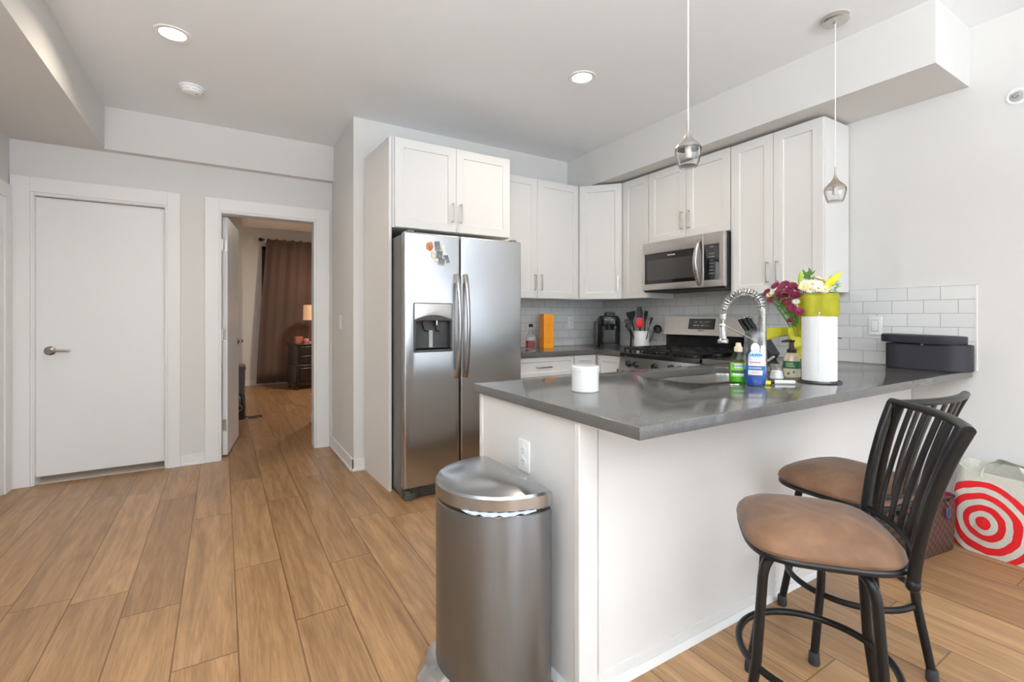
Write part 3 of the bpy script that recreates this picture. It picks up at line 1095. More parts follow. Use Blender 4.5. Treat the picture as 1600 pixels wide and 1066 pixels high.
def fr_handle(parent, x):
    z0, z1 = 0.79, 1.505
    pts, rx, ry = [], [], []
    for k in range(25):
        u = k / 24
        b = math.sin(PI * u)
        pts.append((x, -0.012 - 0.052 * b ** 0.7, z0 + (z1 - z0) * u))
        rx.append(0.010)
        ry.append(0.0165 - 0.003 * b)
    h = MB().tube(pts, rx, 14, False, ry, up=(0, 1, 0))
    h.box(x - 0.012, -0.022, z0 + 0.004, x + 0.012, 0.0, z0 + 0.06).box(x - 0.012, -0.022, z1 - 0.06, x + 0.012, 0.0, z1 - 0.004)
    return h.build('handle', 'steel_handle', parent)


fr_handle(ld, SPL - 0.030)
fr_handle(rd, SPL + 0.034)
# dispenser
dp = MB()
me = curve_mesh([rrect(dx0, dz0, dx1, dz1, 0.008, 3), rrect(dx0 + 0.016, dz0 + 0.03, dx1 - 0.016, dz1 - 0.118, 0.006, 3)], 0.010, 0.002)
me.transform(Matrix.Translation((0, 0.006, 0)) @ FR)
disp = mesh_obj('dispenser', me, 'grille_dark', ld)
n = 14
arc = [(dx0 + 0.006, dz1 - 0.006), (dx0 + 0.006, dz1 - 0.112)]
arc += [(dx0 + 0.006 + (dx1 - dx0 - 0.012) * k / n, dz1 - 0.112 + 0.030 * math.sin(PI * k / n)) for k in range(1, n)]
arc += [(dx1 - 0.006, dz1 - 0.112), (dx1 - 0.006, dz1 - 0.006)]
me = curve_mesh([arc], 0.004, 0.001)
me.transform(Matrix.Translation((0, -0.004, 0)) @ FR)
mesh_obj('control_panel', me, 'steel_oven', disp)
MB().box(dx0 + 0.011, 0.052, dz0 + 0.018, dx1 - 0.011, 0.058, dz1 - 0.112).box(dx0 + 0.011, 0.0, dz0 + 0.018, dx0 + 0.014, 0.055, dz1 - 0.112) \
    .box(dx1 - 0.014, 0.0, dz0 + 0.018, dx1 - 0.011, 0.055, dz1 - 0.112).box(dx0 + 0.011, -0.004, dz0 + 0.018, dx1 - 0.011, 0.055, dz0 + 0.03) \
    .box(dx0 + 0.011, 0.0, dz1 - 0.118, dx1 - 0.011, 0.055, dz1 - 0.112).build('recess', 'fridge_cavity', disp)
xm = (dx0 + dx1) / 2
MB().tube([(xm - 0.075, 0.012, dz1 - 0.118), (xm - 0.07, 0.02, dz1 - 0.15), (xm - 0.05, 0.028, dz1 - 0.188), (xm - 0.028, 0.03, dz1 - 0.19)], 0.006, 8).build('ice_lever', 'black_plastic', disp)
MB().tube([(xm + 0.01, 0.012, dz1 - 0.118), (xm + 0.016, 0.02, dz1 - 0.15), (xm + 0.032, 0.028, dz1 - 0.188), (xm + 0.055, 0.03, dz1 - 0.19)], 0.006, 8).build('water_lever', 'black_plastic', disp)
MB().lathe([(0.0, 0), (0.007, 0), (0.006, 0.03), (0.0, 0.03)], (xm + 0.03, 0.012, dz1 - 0.148), 14).build('spout', 'chrome', disp)
MB().box(xm - 0.012, 0.046, dz0 + 0.03, xm + 0.014, 0.052, dz1 - 0.185).build('back_rib', 'print_grey', disp)
lettering('logo', 'FRIGIDAIRE', 0.0125, 'grille_dark', disp, (xm, -0.0045, dz1 - 0.030))
lettering('lettering', 'WATER  CUBED  CRUSHED', 0.0055, 'print_grey', disp, (xm, -0.0045, dz1 - 0.056))
for k in range(4):
    MB().box(xm - 0.04 + k * 0.024, -0.005, dz1 - 0.066, xm - 0.028 + k * 0.024, -0.004, dz1 - 0.063).build('button', 'print_grey', disp)
MB().box(dx0 + 0.07, -0.005, dz1 - 0.087, dx0 + 0.085, -0.004, dz1 - 0.084).build('button', 'print_grey', disp)
MB().box(dx1 - 0.085, -0.005, dz1 - 0.087, dx1 - 0.07, -0.004, dz1 - 0.084).build('button', 'print_grey', disp)
# toe grille, hinge foot, top hinges
g = MB().box(0.006, 0.035, 0.004, FW - 0.006, 0.075, 0.068)
for k in range(4):
    g.box(0.10, 0.024, 0.014 + 0.013 * k, FW - 0.10, 0.036, 0.019 + 0.013 * k)
g.build('toe_grille', 'grille_dark', t)
m = MB().box(0.006, 0.006, 0.0, 0.075, 0.05, 0.045).box(0.006, 0.006, 0.045, 0.05, 0.04, 0.062)
m.build('hinge_foot', 'grille_dark', t, bevel=0.006)
for x in (0.03, FW - 0.075):
    MB().box(x, 0.02, FH - 0.004, x + 0.045, 0.12, FH + 0.014).build('top_hinge', 'fridge_side', t, bevel=0.003)

# magnets
mags = [
    (1.188, 1.684, 0.050, 0.062, 8, 'magnet_orange', 'orange seashell-shaped magnet, top left of the cluster on the freezer door', 'shell'),
    (1.212, 1.628, 0.030, 0.048, -6, 'magnet_pale', 'small pale rounded magnet just under the orange shell magnet', 'oval'),
    (1.238, 1.600, 0.030, 0.036, 4, 'magnet_pale', 'small cream square magnet below the pale rounded one', 'card'),
    (1.243, 1.690, 0.036, 0.062, -5, 'ash_grey', 'grey and white picture magnet with green top right of the shell magnet', 'card'),
    (1.256, 1.634, 0.050, 0.056, 3, 'ash_grey', 'black and white photo magnet in the middle of the cluster', 'photo'),
    (1.272, 1.586, 0.052, 0.052, 6, 'ash_grey', 'square black and white photo magnet at the bottom of the cluster', 'photo'),
    (1.290, 1.655, 0.024, 0.080, -14, 'print_white', 'tall narrow silver magnet on the right of the cluster', 'card'),
    (1.312, 1.606, 0.034, 0.060, -18, 'ash_grey', 'tilted dark photo magnet at the lower right of the cluster', 'photo')]
for x, z, w_, h_, a, mt, lab, kind in mags:
    t2 = thing('fridge_magnet', lab, 'magnet', (x, 3.0, z), 0, 'magnets on the freezer door')
    if kind in ('shell', 'oval'):
        pts = [(w_ / 2 * math.cos(q) * (1 + (0.07 * math.sin(7 * q) if kind == 'shell' else 0)), h_ / 2 * math.sin(q) * (1.0 if kind == 'oval' else 1 + 0.12 * math.cos(5 * q))) for q in [2 * PI * k / 32 for k in range(32)]]
    else:
        pts = rrect(-w_ / 2, -h_ / 2, w_ / 2, h_ / 2, 0.003, 2)
    me = curve_mesh([pts], 0.006, 0.001)
    me.transform(Matrix.Rotation(R(a), 4, 'Y') @ FR)
    base = mesh_obj('magnet_body', me, 'print_white' if kind == 'photo' else mt, t2)
    if kind == 'photo':
        me = curve_mesh([rrect(-w_ / 2 + 0.004, -h_ / 2 + 0.004, w_ / 2 - 0.004, h_ / 2 - 0.004, 0.001, 2)], 0.001)
        me.transform(Matrix.Rotation(R(a), 4, 'Y') @ Matrix.Translation((0, -0.0062, 0)) @ FR)
        mesh_obj('photo', me, mt, t2)
    elif kind == 'shell':
        MB().ball((0.004, -0.006, -0.004), 0.016, 1, 0.35, 1.3).build('shell_relief', 'copper_box', t2)

# ------------------------------------------------------------------ microwave
t = thing('microwave', 'stainless over-the-range microwave mounted beneath the short wall cabinet', 'microwave', (3.07, 2.876, 1.42), R(-90))
MW, MH = 0.772, 0.412
MB().box(0.003, 0.03, 0.006, MW - 0.003, 0.392, MH - 0.002).build('body', 'black_matte', t, bevel=0.002)
me = curve_mesh([rrect(0, 0.012, 0.598, MH, 0.006, 3), rrect(0.018, 0.065, 0.545, MH - 0.095, 0.004, 3)], 0.034, 0.003)
me.transform(Matrix.Translation((0, 0.034, 0)) @ FR)
md_ = mesh_obj('door', me, 'steel_oven', t)
MB().box(0.016, 0.004, 0.063, 0.547, 0.03, MH - 0.093).build('door_glass', 'black_glass', md_)
MB().box(0.05, 0.0030, 0.095, 0.515, 0.0045, MH - 0.150).build('mesh_window', 'window_glass_grey', md_)
lettering('logo', 'FRIGIDAIRE', 0.015, 'print_white', md_, (0.30, 0.0035, MH - 0.122))
pts = [(0.565, 0.002 - 0.058 * math.sin(PI * k / 20) ** 0.8, 0.03 + 0.345 * k / 20) for k in range(21)]
MB().tube(pts, 0.007, 12, False, 0.017, up=(0, 1, 0)).build('handle', 'nickel', md_)
me = curve_mesh([rrect(0.601, 0.012, MW, MH, 0.006, 3), rrect(0.604, 0.064, MW - 0.040, MH - 0.088, 0.004, 3)], 0.034, 0.003)
me.transform(Matrix.Translation((0, 0.034, 0)) @ FR)
cp = mesh_obj('control_panel', me, 'steel_oven', t)
MB().box(0.602, 0.003, 0.062, MW - 0.038, 0.03, MH - 0.086).build('keypad', 'black_glass', cp)
rows = ['12:00', '', 'TIME COOK', 'BAKED PIZZA', '1  2  3', '4  5  6', '7  8  9', 'OFF 0 SET', 'STOP START']
for k, s_ in enumerate(rows):
    if s_:
        lettering('lettering', s_, 0.014 if k == 0 else (0.0125 if k in (4, 5, 6) else 0.0085), 'print_grey', cp, (0.668, 0.0025, MH - 0.105 - 0.0245 * k))
MB().box(0.004, 0.02, 0.0, MW - 0.004, 0.38, 0.012).build('vent_grille', 'black_matte', t)

# ------------------------------------------------------------------ range
t = thing('gas_range', 'stainless gas range with black grates and backguard display under the microwave', 'stove', (2.80, 2.884, 0), R(-90))
RW = 0.766
MB().box(0.004, 0.03, 0.05, RW - 0.004, 0.62, 0.895).box(0.02, 0.06, 0, RW - 0.02, 0.6, 0.05).build('body', 'black_matte', t)
# sloping control fascia
Pm = Matrix(((0, 0, 1, 0), (1, 0, 0, 0), (0, 1, 0, 0), (0, 0, 0, 1)))
MB().prism([(-0.006, 0.772), (0.05, 0.772), (0.05, 0.885), (0.016, 0.885)], 0.0, RW, Pm).build('control_fascia', 'steel_oven', t, bevel=0.002)
MB().prism([(0.010, 0.883), (0.64, 0.883), (0.64, 0.918), (0.014, 0.918)], 0.0, RW, Pm).build('cooktop', 'black_plastic', t, bevel=0.004)
od = MB().box(0.006, 0.0, 0.20, RW - 0.006, 0.03, 0.762).build('oven_door', 'steel_oven', t, bevel=0.003)
MB().box(0.13, -0.003, 0.30, RW - 0.13, 0.002, 0.62).build('oven_window', 'black_glass', od)
m = MB().tube([(0.05, -0.045, 0.715), (RW - 0.05, -0.045, 0.715)], 0.013, 12)
m.tube([(0.08, -0.045, 0.715), (0.08, 0, 0.715)], 0.009, 8).tube([(RW - 0.08, -0.045, 0.715), (RW - 0.08, 0, 0.715)], 0.009, 8)
m.build('oven_handle', 'nickel', od)
MB().box(0.006, 0.0, 0.06, RW - 0.006, 0.03, 0.192).build('drawer', 'steel_oven', t, bevel=0.003)
MB().box(0.01, 0.004, 0.764, RW - 0.01, 0.02, 0.771).build('vent_gap', 'slot_dark', t)
for x in (0.118, 0.196, 0.383, 0.540, 0.618):
    k = MB()
    k.lathe([(0.0, 0.0), (0.027, 0.0), (0.028, 0.006), (0.024, 0.010), (0.021, 0.026), (0.017, 0.030), (0.0, 0.031)], (0, 0, 0), 26, M=Matrix.Rotation(PI / 2 - 0.2, 4, 'X'))
    k.box(-0.005, -0.039, -0.012, 0.005, -0.018, 0.026)
    k.build('knob', 'black_plastic', t, (x, 0.003, 0.832))
# burners and grates
for x, y, r in ((0.17, 0.17, 0.045), (0.17, 0.45, 0.04), (0.60, 0.17, 0.05), (0.60, 0.45, 0.035), (0.385, 0.31, 0.045)):
    MB().lathe([(0.0, 0.918), (r + 0.012, 0.918), (r + 0.01, 0.926), (r, 0.928), (r, 0.934), (r - 0.008, 0.938), (0.0, 0.939)], (x, y, 0), 26).build('burner', 'cast_iron', t)
for x0, x1 in ((0.022, 0.262), (0.266, 0.502), (0.506, 0.745)):
    m = MB()
    z0, z1 = 0.942, 0.962
    for y in (0.038, 0.30, 0.56):
        m.box(x0, y, z0, x1, y + 0.013, z1)
    for x in (x0, x1 - 0.013):
        m.box(x, 0.038, z0, x + 0.013, 0.573, z1)
    xc = (x0 + x1) / 2
    for y in (0.17, 0.44):
        m.box(xc - 0.006, y - 0.13, z0, xc + 0.006, y - 0.035, z1).box(xc - 0.006, y + 0.035, z0, xc + 0.006, y + 0.125, z1)
        m.box(x0, y - 0.006, z0, xc - 0.035, y + 0.006, z1).box(xc + 0.035, y - 0.006, z0, x1, y + 0.006, z1)
    for k in range(5):
        for y in (0.038, 0.56):
            xx = x0 + (x1 - x0 - 0.013) * k / 4
            m.box(xx, y, 0.919, xx + 0.013, y + 0.013, z0)
    m.build('grate', 'cast_iron', t, bevel=0.002)
# backguard
MB().box(0.0, 0.575, 0.90, RW, 0.655, 1.07).build('backguard_base', 'black_plastic', t, bevel=0.003)
bg_ = MB().prism([(0.535, 1.058), (0.655, 1.058), (0.655, 1.218), (0.578, 1.218), (0.548, 1.085)], -0.003, RW + 0.003, Pm).build('backguard', 'steel_oven', t, bevel=0.003)
# display lies on the slope: from (0.548,1.085) to (0.578,1.218)
an = math.atan2(0.03, 0.133)
dsp = MB().box(-0.125, -0.002, -0.045, 0.125, 0.002, 0.045).build('display', 'black_glass', bg_, (0.375, 0.563, 1.152), (-an, 0, 0))
lettering('lettering', 'BAKE      3:52      1  2  3  4', 0.013, 'print_grey', dsp, (0, -0.003, 0.016))
lettering('lettering', 'BROIL  SELF    TIME    5  6  7  0', 0.0115, 'print_grey', dsp, (0, -0.003, -0.014))
lettering('logo', 'FRIGIDAIRE', 0.011, 'grille_dark', bg_, (0.375, 0.5495, 1.096), (PI / 2 - an, 0, 0))

# ------------------------------------------------------------------ back counter things
CT = 0.9203
t = thing('whiskey_bottle', 'squat square glass whiskey bottle half full of amber liquor beside the refrigerator', 'bottle', (2.405, 3.60, CT), R(-33))
rings = []
for hw, z, rr in ((0.045, 0.0, 0.006), (0.050, 0.004, 0.008), (0.050, 0.098, 0.010), (0.044, 0.118, 0.014), (0.026, 0.138, 0.018), (0.0165, 0.152, 0.0155), (0.015, 0.190, 0.0145), (0.017, 0.192, 0.0165), (0.017, 0.206, 0.0165)):
    rings.append([(x, y, z) for x, y in rrect(-hw, -hw, hw, hw, rr, 5)])
MB().loft(rings, True, True).build('glass_body', 'clear_glass', t)
MB().prism(rrect(-0.045, -0.045, 0.045, 0.045, 0.008, 4), 0.008, 0.076).build('liquor', 'amber_liquid', t)
MB().lathe([(0.0, 0.196), (0.019, 0.196), (0.0195, 0.222), (0.016, 0.226), (0.0, 0.226)], (0, 0, 0), 24).build('cap', 'black_plastic', t)

t = thing('orange_box', 'tall orange gift box standing on the back counter', 'box', (2.600, 3.63, CT), R(-10))
MB().box(-0.05, -0.05, 0, 0.05, 0.05, 0.318).build('carton', 'orange_card', t, bevel=0.0015)
m = MB()
for k in range(5):
    m.tube([(-0.02 + 0.012 * k, -0.0505, 0.20 + 0.012 * (k % 2)), (-0.012 + 0.012 * k, -0.0505, 0.225 - 0.01 * (k % 2))], 0.0009, 5)
m.tube([(-0.028, -0.0505, 0.055), (0.028, -0.0505, 0.055)], 0.0009, 5).tube([(0.0, -0.0505, 0.035), (0.0, -0.0505, 0.09)], 0.0012, 5)
m.tube([(0.012 * math.cos(q), -0.0505, 0.19 + 0.02 * math.sin(q)) for q in [2 * PI * k / 12 for k in range(12)]], 0.0009, 5, True)
m.tube([(-0.0505, -0.03 + 0.006 * k, 0.06 + 0.018 * (k % 3)) for k in range(10)], 0.0009, 5)
m.build('printed_flourish', 'orange_card_dark', t)

t = thing('coffee_maker', 'black single-serve coffee maker in the corner of the back counter', 'coffee maker', (3.205, 3.44, CT), R(-36))
prof = lambda z: 1.0 - 0.06 * z / 0.3
rings = []
for z, s_ in ((0.0, 0.97), (0.01, 1.0), (0.2, 1.02), (0.245, 1.04), (0.27, 1.0), (0.29, 0.9), (0.302, 0.7)):
    rings.append([(x * s_, 0.03 + (y - 0.03) * s_, z) for x, y in rrect(-0.108, -0.085, 0.108, 0.16, 0.06, 6)])
MB().loft(rings).build('body', 'black_plastic', t)
rings = []
for z, s_ in ((0.205, 0.9), (0.215, 1.0), (0.262, 1.05), (0.285, 1.0), (0.300, 0.86)):
    rings.append([(x * s_, -0.03 + (y + 0.03) * s_, z) for x, y in rrect(-0.100, -0.115, 0.100, 0.06, 0.07, 6)])
MB().loft(rings).build('brew_head', 'black_plastic', t)
MB().lathe([(0.0, 0.165), (0.038, 0.165), (0.045, 0.21), (0.0, 0.21)], (0, -0.068, 0), 28).build('pod_holder', 'black_plastic', t)
pts = [(0.066 * math.cos(q), -0.075 + 0.066 * math.sin(q) * 0.75, 0.288 + 0.008 * math.sin(q)) for q in [PI + PI * k / 14 for k in range(15)]]
MB().tube(pts, 0.005, 8).build('silver_trim', 'nickel', t)
rings = []
for z, s_ in ((0.294, 0.9), (0.318, 1.0), (0.333, 0.92), (0.338, 0.6)):
    rings.append([(x * s_, -0.08 + y * s_, z) for x, y in rrect(-0.052, -0.036, 0.052, 0.05, 0.03, 5)])
MB().loft(rings).build('lift_handle', 'black_matte', t)
MB().loft([[(x, y - 0.085, z) for x, y in rrect(-0.085, -0.045, 0.085, 0.05, 0.04, 6)] for z in (0.0, 0.026, 0.032)]).build('drip_base', 'black_matte', t)
MB().lathe([(0.0, 0.032), (0.046, 0.032), (0.046, 0.036), (0.0, 0.036)], (0, -0.085, 0), 28).build('drip_plate', 'grille_dark', t)
MB().loft([[(x, y, z) for x, y in rrect(-0.134, -0.05, -0.104, 0.14, 0.014, 5)] for z in (0.02, 0.24, 0.25)]).build('water_tank', 'window_glass_grey', t)
MB().box(-0.050, -0.092, 0.04, 0.050, -0.083, 0.165).build('back_panel', 'window_glass_grey', t)

# utensil crock and what stands in it
CX, CY = 3.300, 3.105
t = thing('utensil_crock', 'white ceramic crock full of cooking utensils left of the range', 'crock', (CX, CY, CT))
MB().lathe([(0.0, 0.0), (0.068, 0.0), (0.071, 0.004), (0.071, 0.158), (0.069, 0.161), (0.066, 0.158), (0.066, 0.008), (0.0, 0.008)], (0, 0, 0), 40, False, False).build('pot', 'ceramic_white', t)


def utensil(name, label, dx, dy, lean, mhead, build, base=(0, 0)):
    """lean = direction offset of the top, dx/dy at 0.2 m up"""
    t = thing(name, label, 'utensil', (CX + base[0], CY + base[1], CT + 0.012), 0, 'cooking utensils in the white crock')
    ax = Vector((dx, dy, lean))
    L = ax.length
    q = Vector((0, 0, 1)).rotation_difference(ax.normalized()).to_matrix().to_4x4()
    MB().tube([(0, 0, 0), (0, 0, L * 0.78)], 0.0055, 8).xf(q).build('shaft', mhead if mhead != 'red_plastic' else 'black_plastic', t)
    h = MB()
    build(h, L * 0.76)
    h.xf(q @ Matrix.Rotation(R(-33), 4, 'Z')).build('head', mhead, t)
    return t


def flat_head(w_, l_, curve=0.0):
    def f(h, z):
        rings = []
        for k in range(9):
            u = k / 8
            ww = w_ * (0.25 + 0.75 * math.sin(PI * (0.12 + 0.80 * u)) ** 0.6) if curve == 0 else w_ * (0.35 + 0.65 * min(1, u * 1.6))
            rings.append([(x, y + curve * u * u, z + l_ * u) for x, y in rrect(-ww / 2, -0.003, ww / 2, 0.003, 0.0028, 2)])
        h.loft(rings)
    return f


def fork_head(h, z):
    h.box(-0.024, -0.004, z, 0.024, 0.004, z + 0.03)
    for k in range(5):
        x = -0.022 + 0.011 * k
        h.tube(spline([(x, 0, z + 0.03), (x * 1.2, -0.004, z + 0.06), (x * 1.25, -0.022, z + 0.082)]), 0.0035, 6)


def ladle_head(h, z):
    h.lathe([(0.0, 0.0), (0.02, 0.003), (0.034, 0.015), (0.04, 0.032), (0.037, 0.032), (0.03, 0.016), (0.0, 0.005)], (0, 0, 0), 24, False, False,
            M=Matrix.Translation((0, -0.03, z + 0.01)) @ Matrix.Rotation(R(70), 4, 'X'))


def ring_head(h, z):
    h.tube([(0.011 * math.cos(q), 0, z + 0.04 + 0.011 * math.sin(q)) for q in [2 * PI * k / 16 for k in range(16)]], 0.003, 6, True)
    h.tube([(0, 0, z), (0, 0, z + 0.03)], 0.004, 6)


utensil('slotted_turner', 'black turner leaning far left at the top of the crock', -0.036, 0.062, 0.325, 'black_matte', flat_head(0.085, 0.080, -0.03), (-0.004, 0.042))
utensil('serving_spoon', 'tall black solid spoon upright near the middle of the crock', -0.006, 0.012, 0.345, 'black_matte', flat_head(0.062, 0.110), (0.004, 0.012))
utensil('pasta_fork', 'black toothed pasta server leaning left out of the crock', -0.062, 0.050, 0.240, 'black_matte', fork_head, (-0.040, 0.020))
utensil('spatula', 'red silicone spatula in the front of the crock', -0.012, -0.004, 0.238, 'red_plastic', flat_head(0.070, 0.090), (-0.040, -0.024))
utensil('turner', 'dark narrow turner leaning back between the spoon and the ring-ended utensil', 0.014, -0.012, 0.312, 'black_matte', flat_head(0.036, 0.095, -0.02), (0.030, 0.002))
utensil('whisk', 'metal-handled utensil with a ring end in the crock', 0.020, -0.046, 0.290, 'nickel', ring_head, (0.008, -0.030))
utensil('tongs', 'grey steel tongs leaning right out of the crock', 0.016, -0.070, 0.255, 'nickel', flat_head(0.024, 0.085, -0.01), (-0.016, -0.046))
utensil('ladle', 'black ladle drooping right behind the crock', 0.062, -0.070, 0.205, 'black_matte', ladle_head, (0.040, -0.030))
t = thing('kitchen_tool', 'black hooked utensil handle hanging between the coffee maker and crock', 'utensil', (3.315, 3.285, CT))
MB().tube(spline([(0.0, -0.03, 0.0), (0.0, -0.035, 0.12), (0.004, 0.0, 0.17), (0.0, 0.035, 0.205)]), 0.008, 8).build('shaft', 'black_matte', t)
MB().tube([(0.0, 0.03, 0.215), (0.0, -0.045, 0.215)], 0.007, 8).build('hook', 'black_matte', t)

# knife block right of the range
KX, KY = 3.245, 1.955
t = thing('knife_block', 'dark slanted knife block on the counter right of the range', 'knife block', (KX, KY, CT), R(0))
Ym = Matrix(((1, 0, 0, 0), (0, 1, 0, 0), (0, 0, 1, 0), (0, 0, 0, 1)))
# side profile in (y, z), extruded along x; leans towards +y
prof = [(-0.10, 0.0), (-0.015, 0.0), (0.085, 0.155), (-0.005, 0.215), (-0.125, 0.035)]
MB().prism(prof, -0.055, 0.055, Pm).build('block', 'knife_block_wood', t, bevel=0.003)
ax = Vector((0, 0.62, 0.80)).normalized() if False else Vector((0, 0.09, 0.135)).normalized()
kn = [(-0.035, 0.035, 0.115), (0.0, 0.035, 0.12), (0.035, 0.035, 0.115), (-0.035, 0.004, 0.10), (0.0, 0.0, 0.105), (0.035, 0.004, 0.10)]
rows_ = ['lower', 'lower', 'lower', 'upper', 'upper', 'upper']
desc = ['lower row knife nearest the range front in the dark block', 'middle knife of the lower row in the dark block', 'lower row knife nearest the tiled wall in the dark block',
        'upper row knife nearest the range front in the dark block', 'middle knife of the upper row in the dark block', 'upper row knife nearest the tiled wall in the dark block']
for (x, off, ln), lab in zip(kn, desc):
    c = Vector((0, 0.04, 0.187)) + Vector((0, 0.135, -0.09)).normalized() * (off - 0.015) + ax * 0.002
    k = thing('kitchen_knife', 'black-handled ' + lab, 'knife', (KX + x, KY + c.y, CT + c.z), 0, 'knives in the block')
    q = Vector((0, 0, 1)).rotation_difference(ax).to_matrix().to_4x4()
    MB().tube([(0, 0, 0.006), (0, -0.001, ln * 0.3), (0, 0.002, ln * 0.7), (0, -0.002, ln)], [0.012, 0.014, 0.012, 0.016], 10, False, 0.011).xf(q).build('handle', 'black_plastic', k)
    MB().box(-0.008, -0.01, 0.0, 0.008, 0.01, 0.007).xf(q).build('bolster', 'chrome', k)
    MB().ball((0, -0.002, ln), 0.016, 0.75, 1, 0.5).xf(q).build('butt_cap', 'chrome', k)

# ------------------------------------------------------------------ faucet
FX, FY = 2.045, 1.215
t = thing('kitchen_faucet', 'chrome spring-neck pull-down faucet at the bar side of the sink', 'faucet', (FX, FY, CT), R(0))
MB().lathe([(0.0, 0.0), (0.030, 0.0), (0.030, 0.006), (0.022, 0.012), (0.019, 0.02), (0.019, 0.16), (0.0165, 0.165), (0.0, 0.165)], (0, 0, 0), 30).build('base_column', 'nickel', t)
m = MB().lathe([(0.0, 0.16), (0.0165, 0.16), (0.0165, 0.325), (0.0, 0.325)], (0, 0, 0), 24)
for k in range(15):
    m.tube([(0.0175 * math.cos(q), 0.0175 * math.sin(q), 0.166 + 0.0108 * k) for q in [2 * PI * j / 20 for j in range(20)]], 0.0034, 6, True)
m.build('spring_sleeve', 'steel_handle', t)
ctr = [Vector((0, 0, 0.325))]
RA = 0.096
for k in range(25):
    a = PI * k / 24
    ctr.append(Vector((0, RA - RA * math.cos(a), 0.33 + 0.092 * math.sin(a) - 0.035 * (k / 24))))
MB().tube(ctr, 0.006, 10).build('hose', 'steel_handle', t)
# open coil around the arc
coil = []
N = 300
for i in range(N):
    u = i / (N - 1) * (len(ctr) - 1)
    a = int(min(u, len(ctr) - 2)); f = u - a
    p = ctr[a].lerp(ctr[a + 1], f)
    tg = (ctr[a + 1] - ctr[a]).normalized()
    nx = Vector((1, 0, 0))
    ny = tg.cross(nx)
    q = 2 * PI * i / N * 22
    coil.append(p + nx * 0.0155 * math.cos(q) + ny * 0.0155 * math.sin(q))
MB().tube(coil, 0.0024, 6).build('coil_spring', 'chrome', t)
ex = 2 * RA
MB().lathe([(0.0, -0.02), (0.015, -0.02), (0.017, -0.006), (0.017, 0.008), (0.010, 0.016), (0.0, 0.016)], (0, ex, 0.295), 20).build('collar', 'chrome', t)
MB().tube([(0, ex, 0.29), (0.003, ex + 0.002, 0.25)], 0.0055, 10).build('spout_hose', 'chrome', t)
MB().lathe([(0.0, 0.165), (0.024, 0.165), (0.025, 0.172), (0.024, 0.180), (0.017, 0.186), (0.0155, 0.21), (0.0165, 0.252), (0.013, 0.258), (0.0, 0.258)], (0, ex, 0), 28).build('spray_head', 'chrome', t)
MB().tube([(0, 0.0, 0.168), (0, ex - 0.012, 0.248)], 0.0045, 8).tube([(0.0185 * math.cos(q), ex + 0.0185 * math.sin(q), 0.246) for q in [2 * PI * j / 20 for j in range(20)]], 0.003, 6, True).build('holder_arm', 'nickel', t)
MB().tube([(0.015, 0, 0.09), (0.05, 0, 0.094), (0.085, -0.005, 0.11)], 0.0055, 10).build('lever_handle', 'chrome', t)

# ------------------------------------------------------------------ peninsula things
t = thing('candle_jar', 'white lidded candle jar alone on the bar counter', 'candle', (1.212, 1.432, CT))
MB().lathe([(0.0, 0.0), (0.050, 0.0), (0.053, 0.004), (0.053, 0.080), (0.0, 0.080)], (0, 0, 0), 48).build('jar', 'ceramic_white', t)
MB().lathe([(0.0, 0.0805), (0.055, 0.0805), (0.0555, 0.084), (0.0555, 0.097), (0.053, 0.1), (0.0, 0.1)], (0, 0, 0), 48).build('lid', 'ceramic_white', t)

CAMZ = lambda x, y: math.atan2(-x, y) - 0.0   # local -y turned towards where people stand


def face_room(x, y):
    return math.atan2(-x / math.hypot(x, y), y / math.hypot(x, y))


# green dish soap
gx, gy = 1.925, 1.250
t = thing('dish_soap_bottle', 'green dish soap bottle with cream cap behind the inverted blue bottle', 'bottle', (gx, gy, CT), face_room(gx, gy))
rings, liq = [], []
for hw, hd_, z in ((0.030, 0.018, 0.0), (0.037, 0.023, 0.006), (0.038, 0.024, 0.05), (0.036, 0.023, 0.09), (0.029, 0.02, 0.115), (0.017, 0.014, 0.132), (0.0125, 0.0125, 0.138)):
    rings.append([(hw * math.cos(q), hd_ * math.sin(q), z) for q in [2 * PI * k / 28 for k in range(28)]])
MB().loft(rings).build('bottle', 'plastic_greenish', t)
for hw, hd_, z in ((0.028, 0.016, 0.003), (0.0355, 0.0215, 0.009), (0.0365, 0.0225, 0.05), (0.0355, 0.022, 0.078), (0.034, 0.021, 0.086)):
    liq.append([(hw * math.cos(q), hd_ * math.sin(q), z) for q in [2 * PI * k / 28 for k in range(28)]])
MB().loft(liq).build('green_soap', 'green_liquid', t)


def wrap_label(hw, hd_, z0, z1, half, ext=0.0008, n=12):
    m = MB()
    rings = []
    for z in (z0, z1):
        rings.append([((hw + ext) * math.sin(q), -(hd_ + ext) * math.cos(q), z) for q in [-half + 2 * half * k / n for k in range(n + 1)]])
    m.loft(rings, False, False, False)
    return m


wrap_label(0.0382, 0.0242, 0.03, 0.092, 0.9).build('label', 'green_label', t)
wrap_label(0.0386, 0.0246, 0.046, 0.058, 0.8).build('label_band', 'label_green', t)
wrap_label(0.0386, 0.0246, 0.036, 0.045, 0.6).build('label_panel', 'label_white', t)
wrap_label(0.0386, 0.0246, 0.068, 0.086, 0.42).build('label_badge', 'label_white', t)
lettering('lettering', 'DAWN', 0.013, 'label_blue', t, (0, -0.0262, 0.077))
MB().lathe([(0.0, 0.138), (0.017, 0.138), (0.017, 0.158), (0.012, 0.161), (0.010, 0.176), (0.0, 0.178)], (0, 0, 0), 20).build('cap', 'cap_cream', t)

# inverted blue dish soap
bx, by = 1.917, 1.168
t = thing('dish_soap_bottle', 'clear inverted bottle of blue dish soap with a white oval badge', 'bottle', (bx, by, CT), face_room(bx, by))


def oval(hw, hd_, z, n=30):
    return [(hw * math.cos(q), hd_ * math.sin(q), z) for q in [2 * PI * k / n for k in range(n)]]


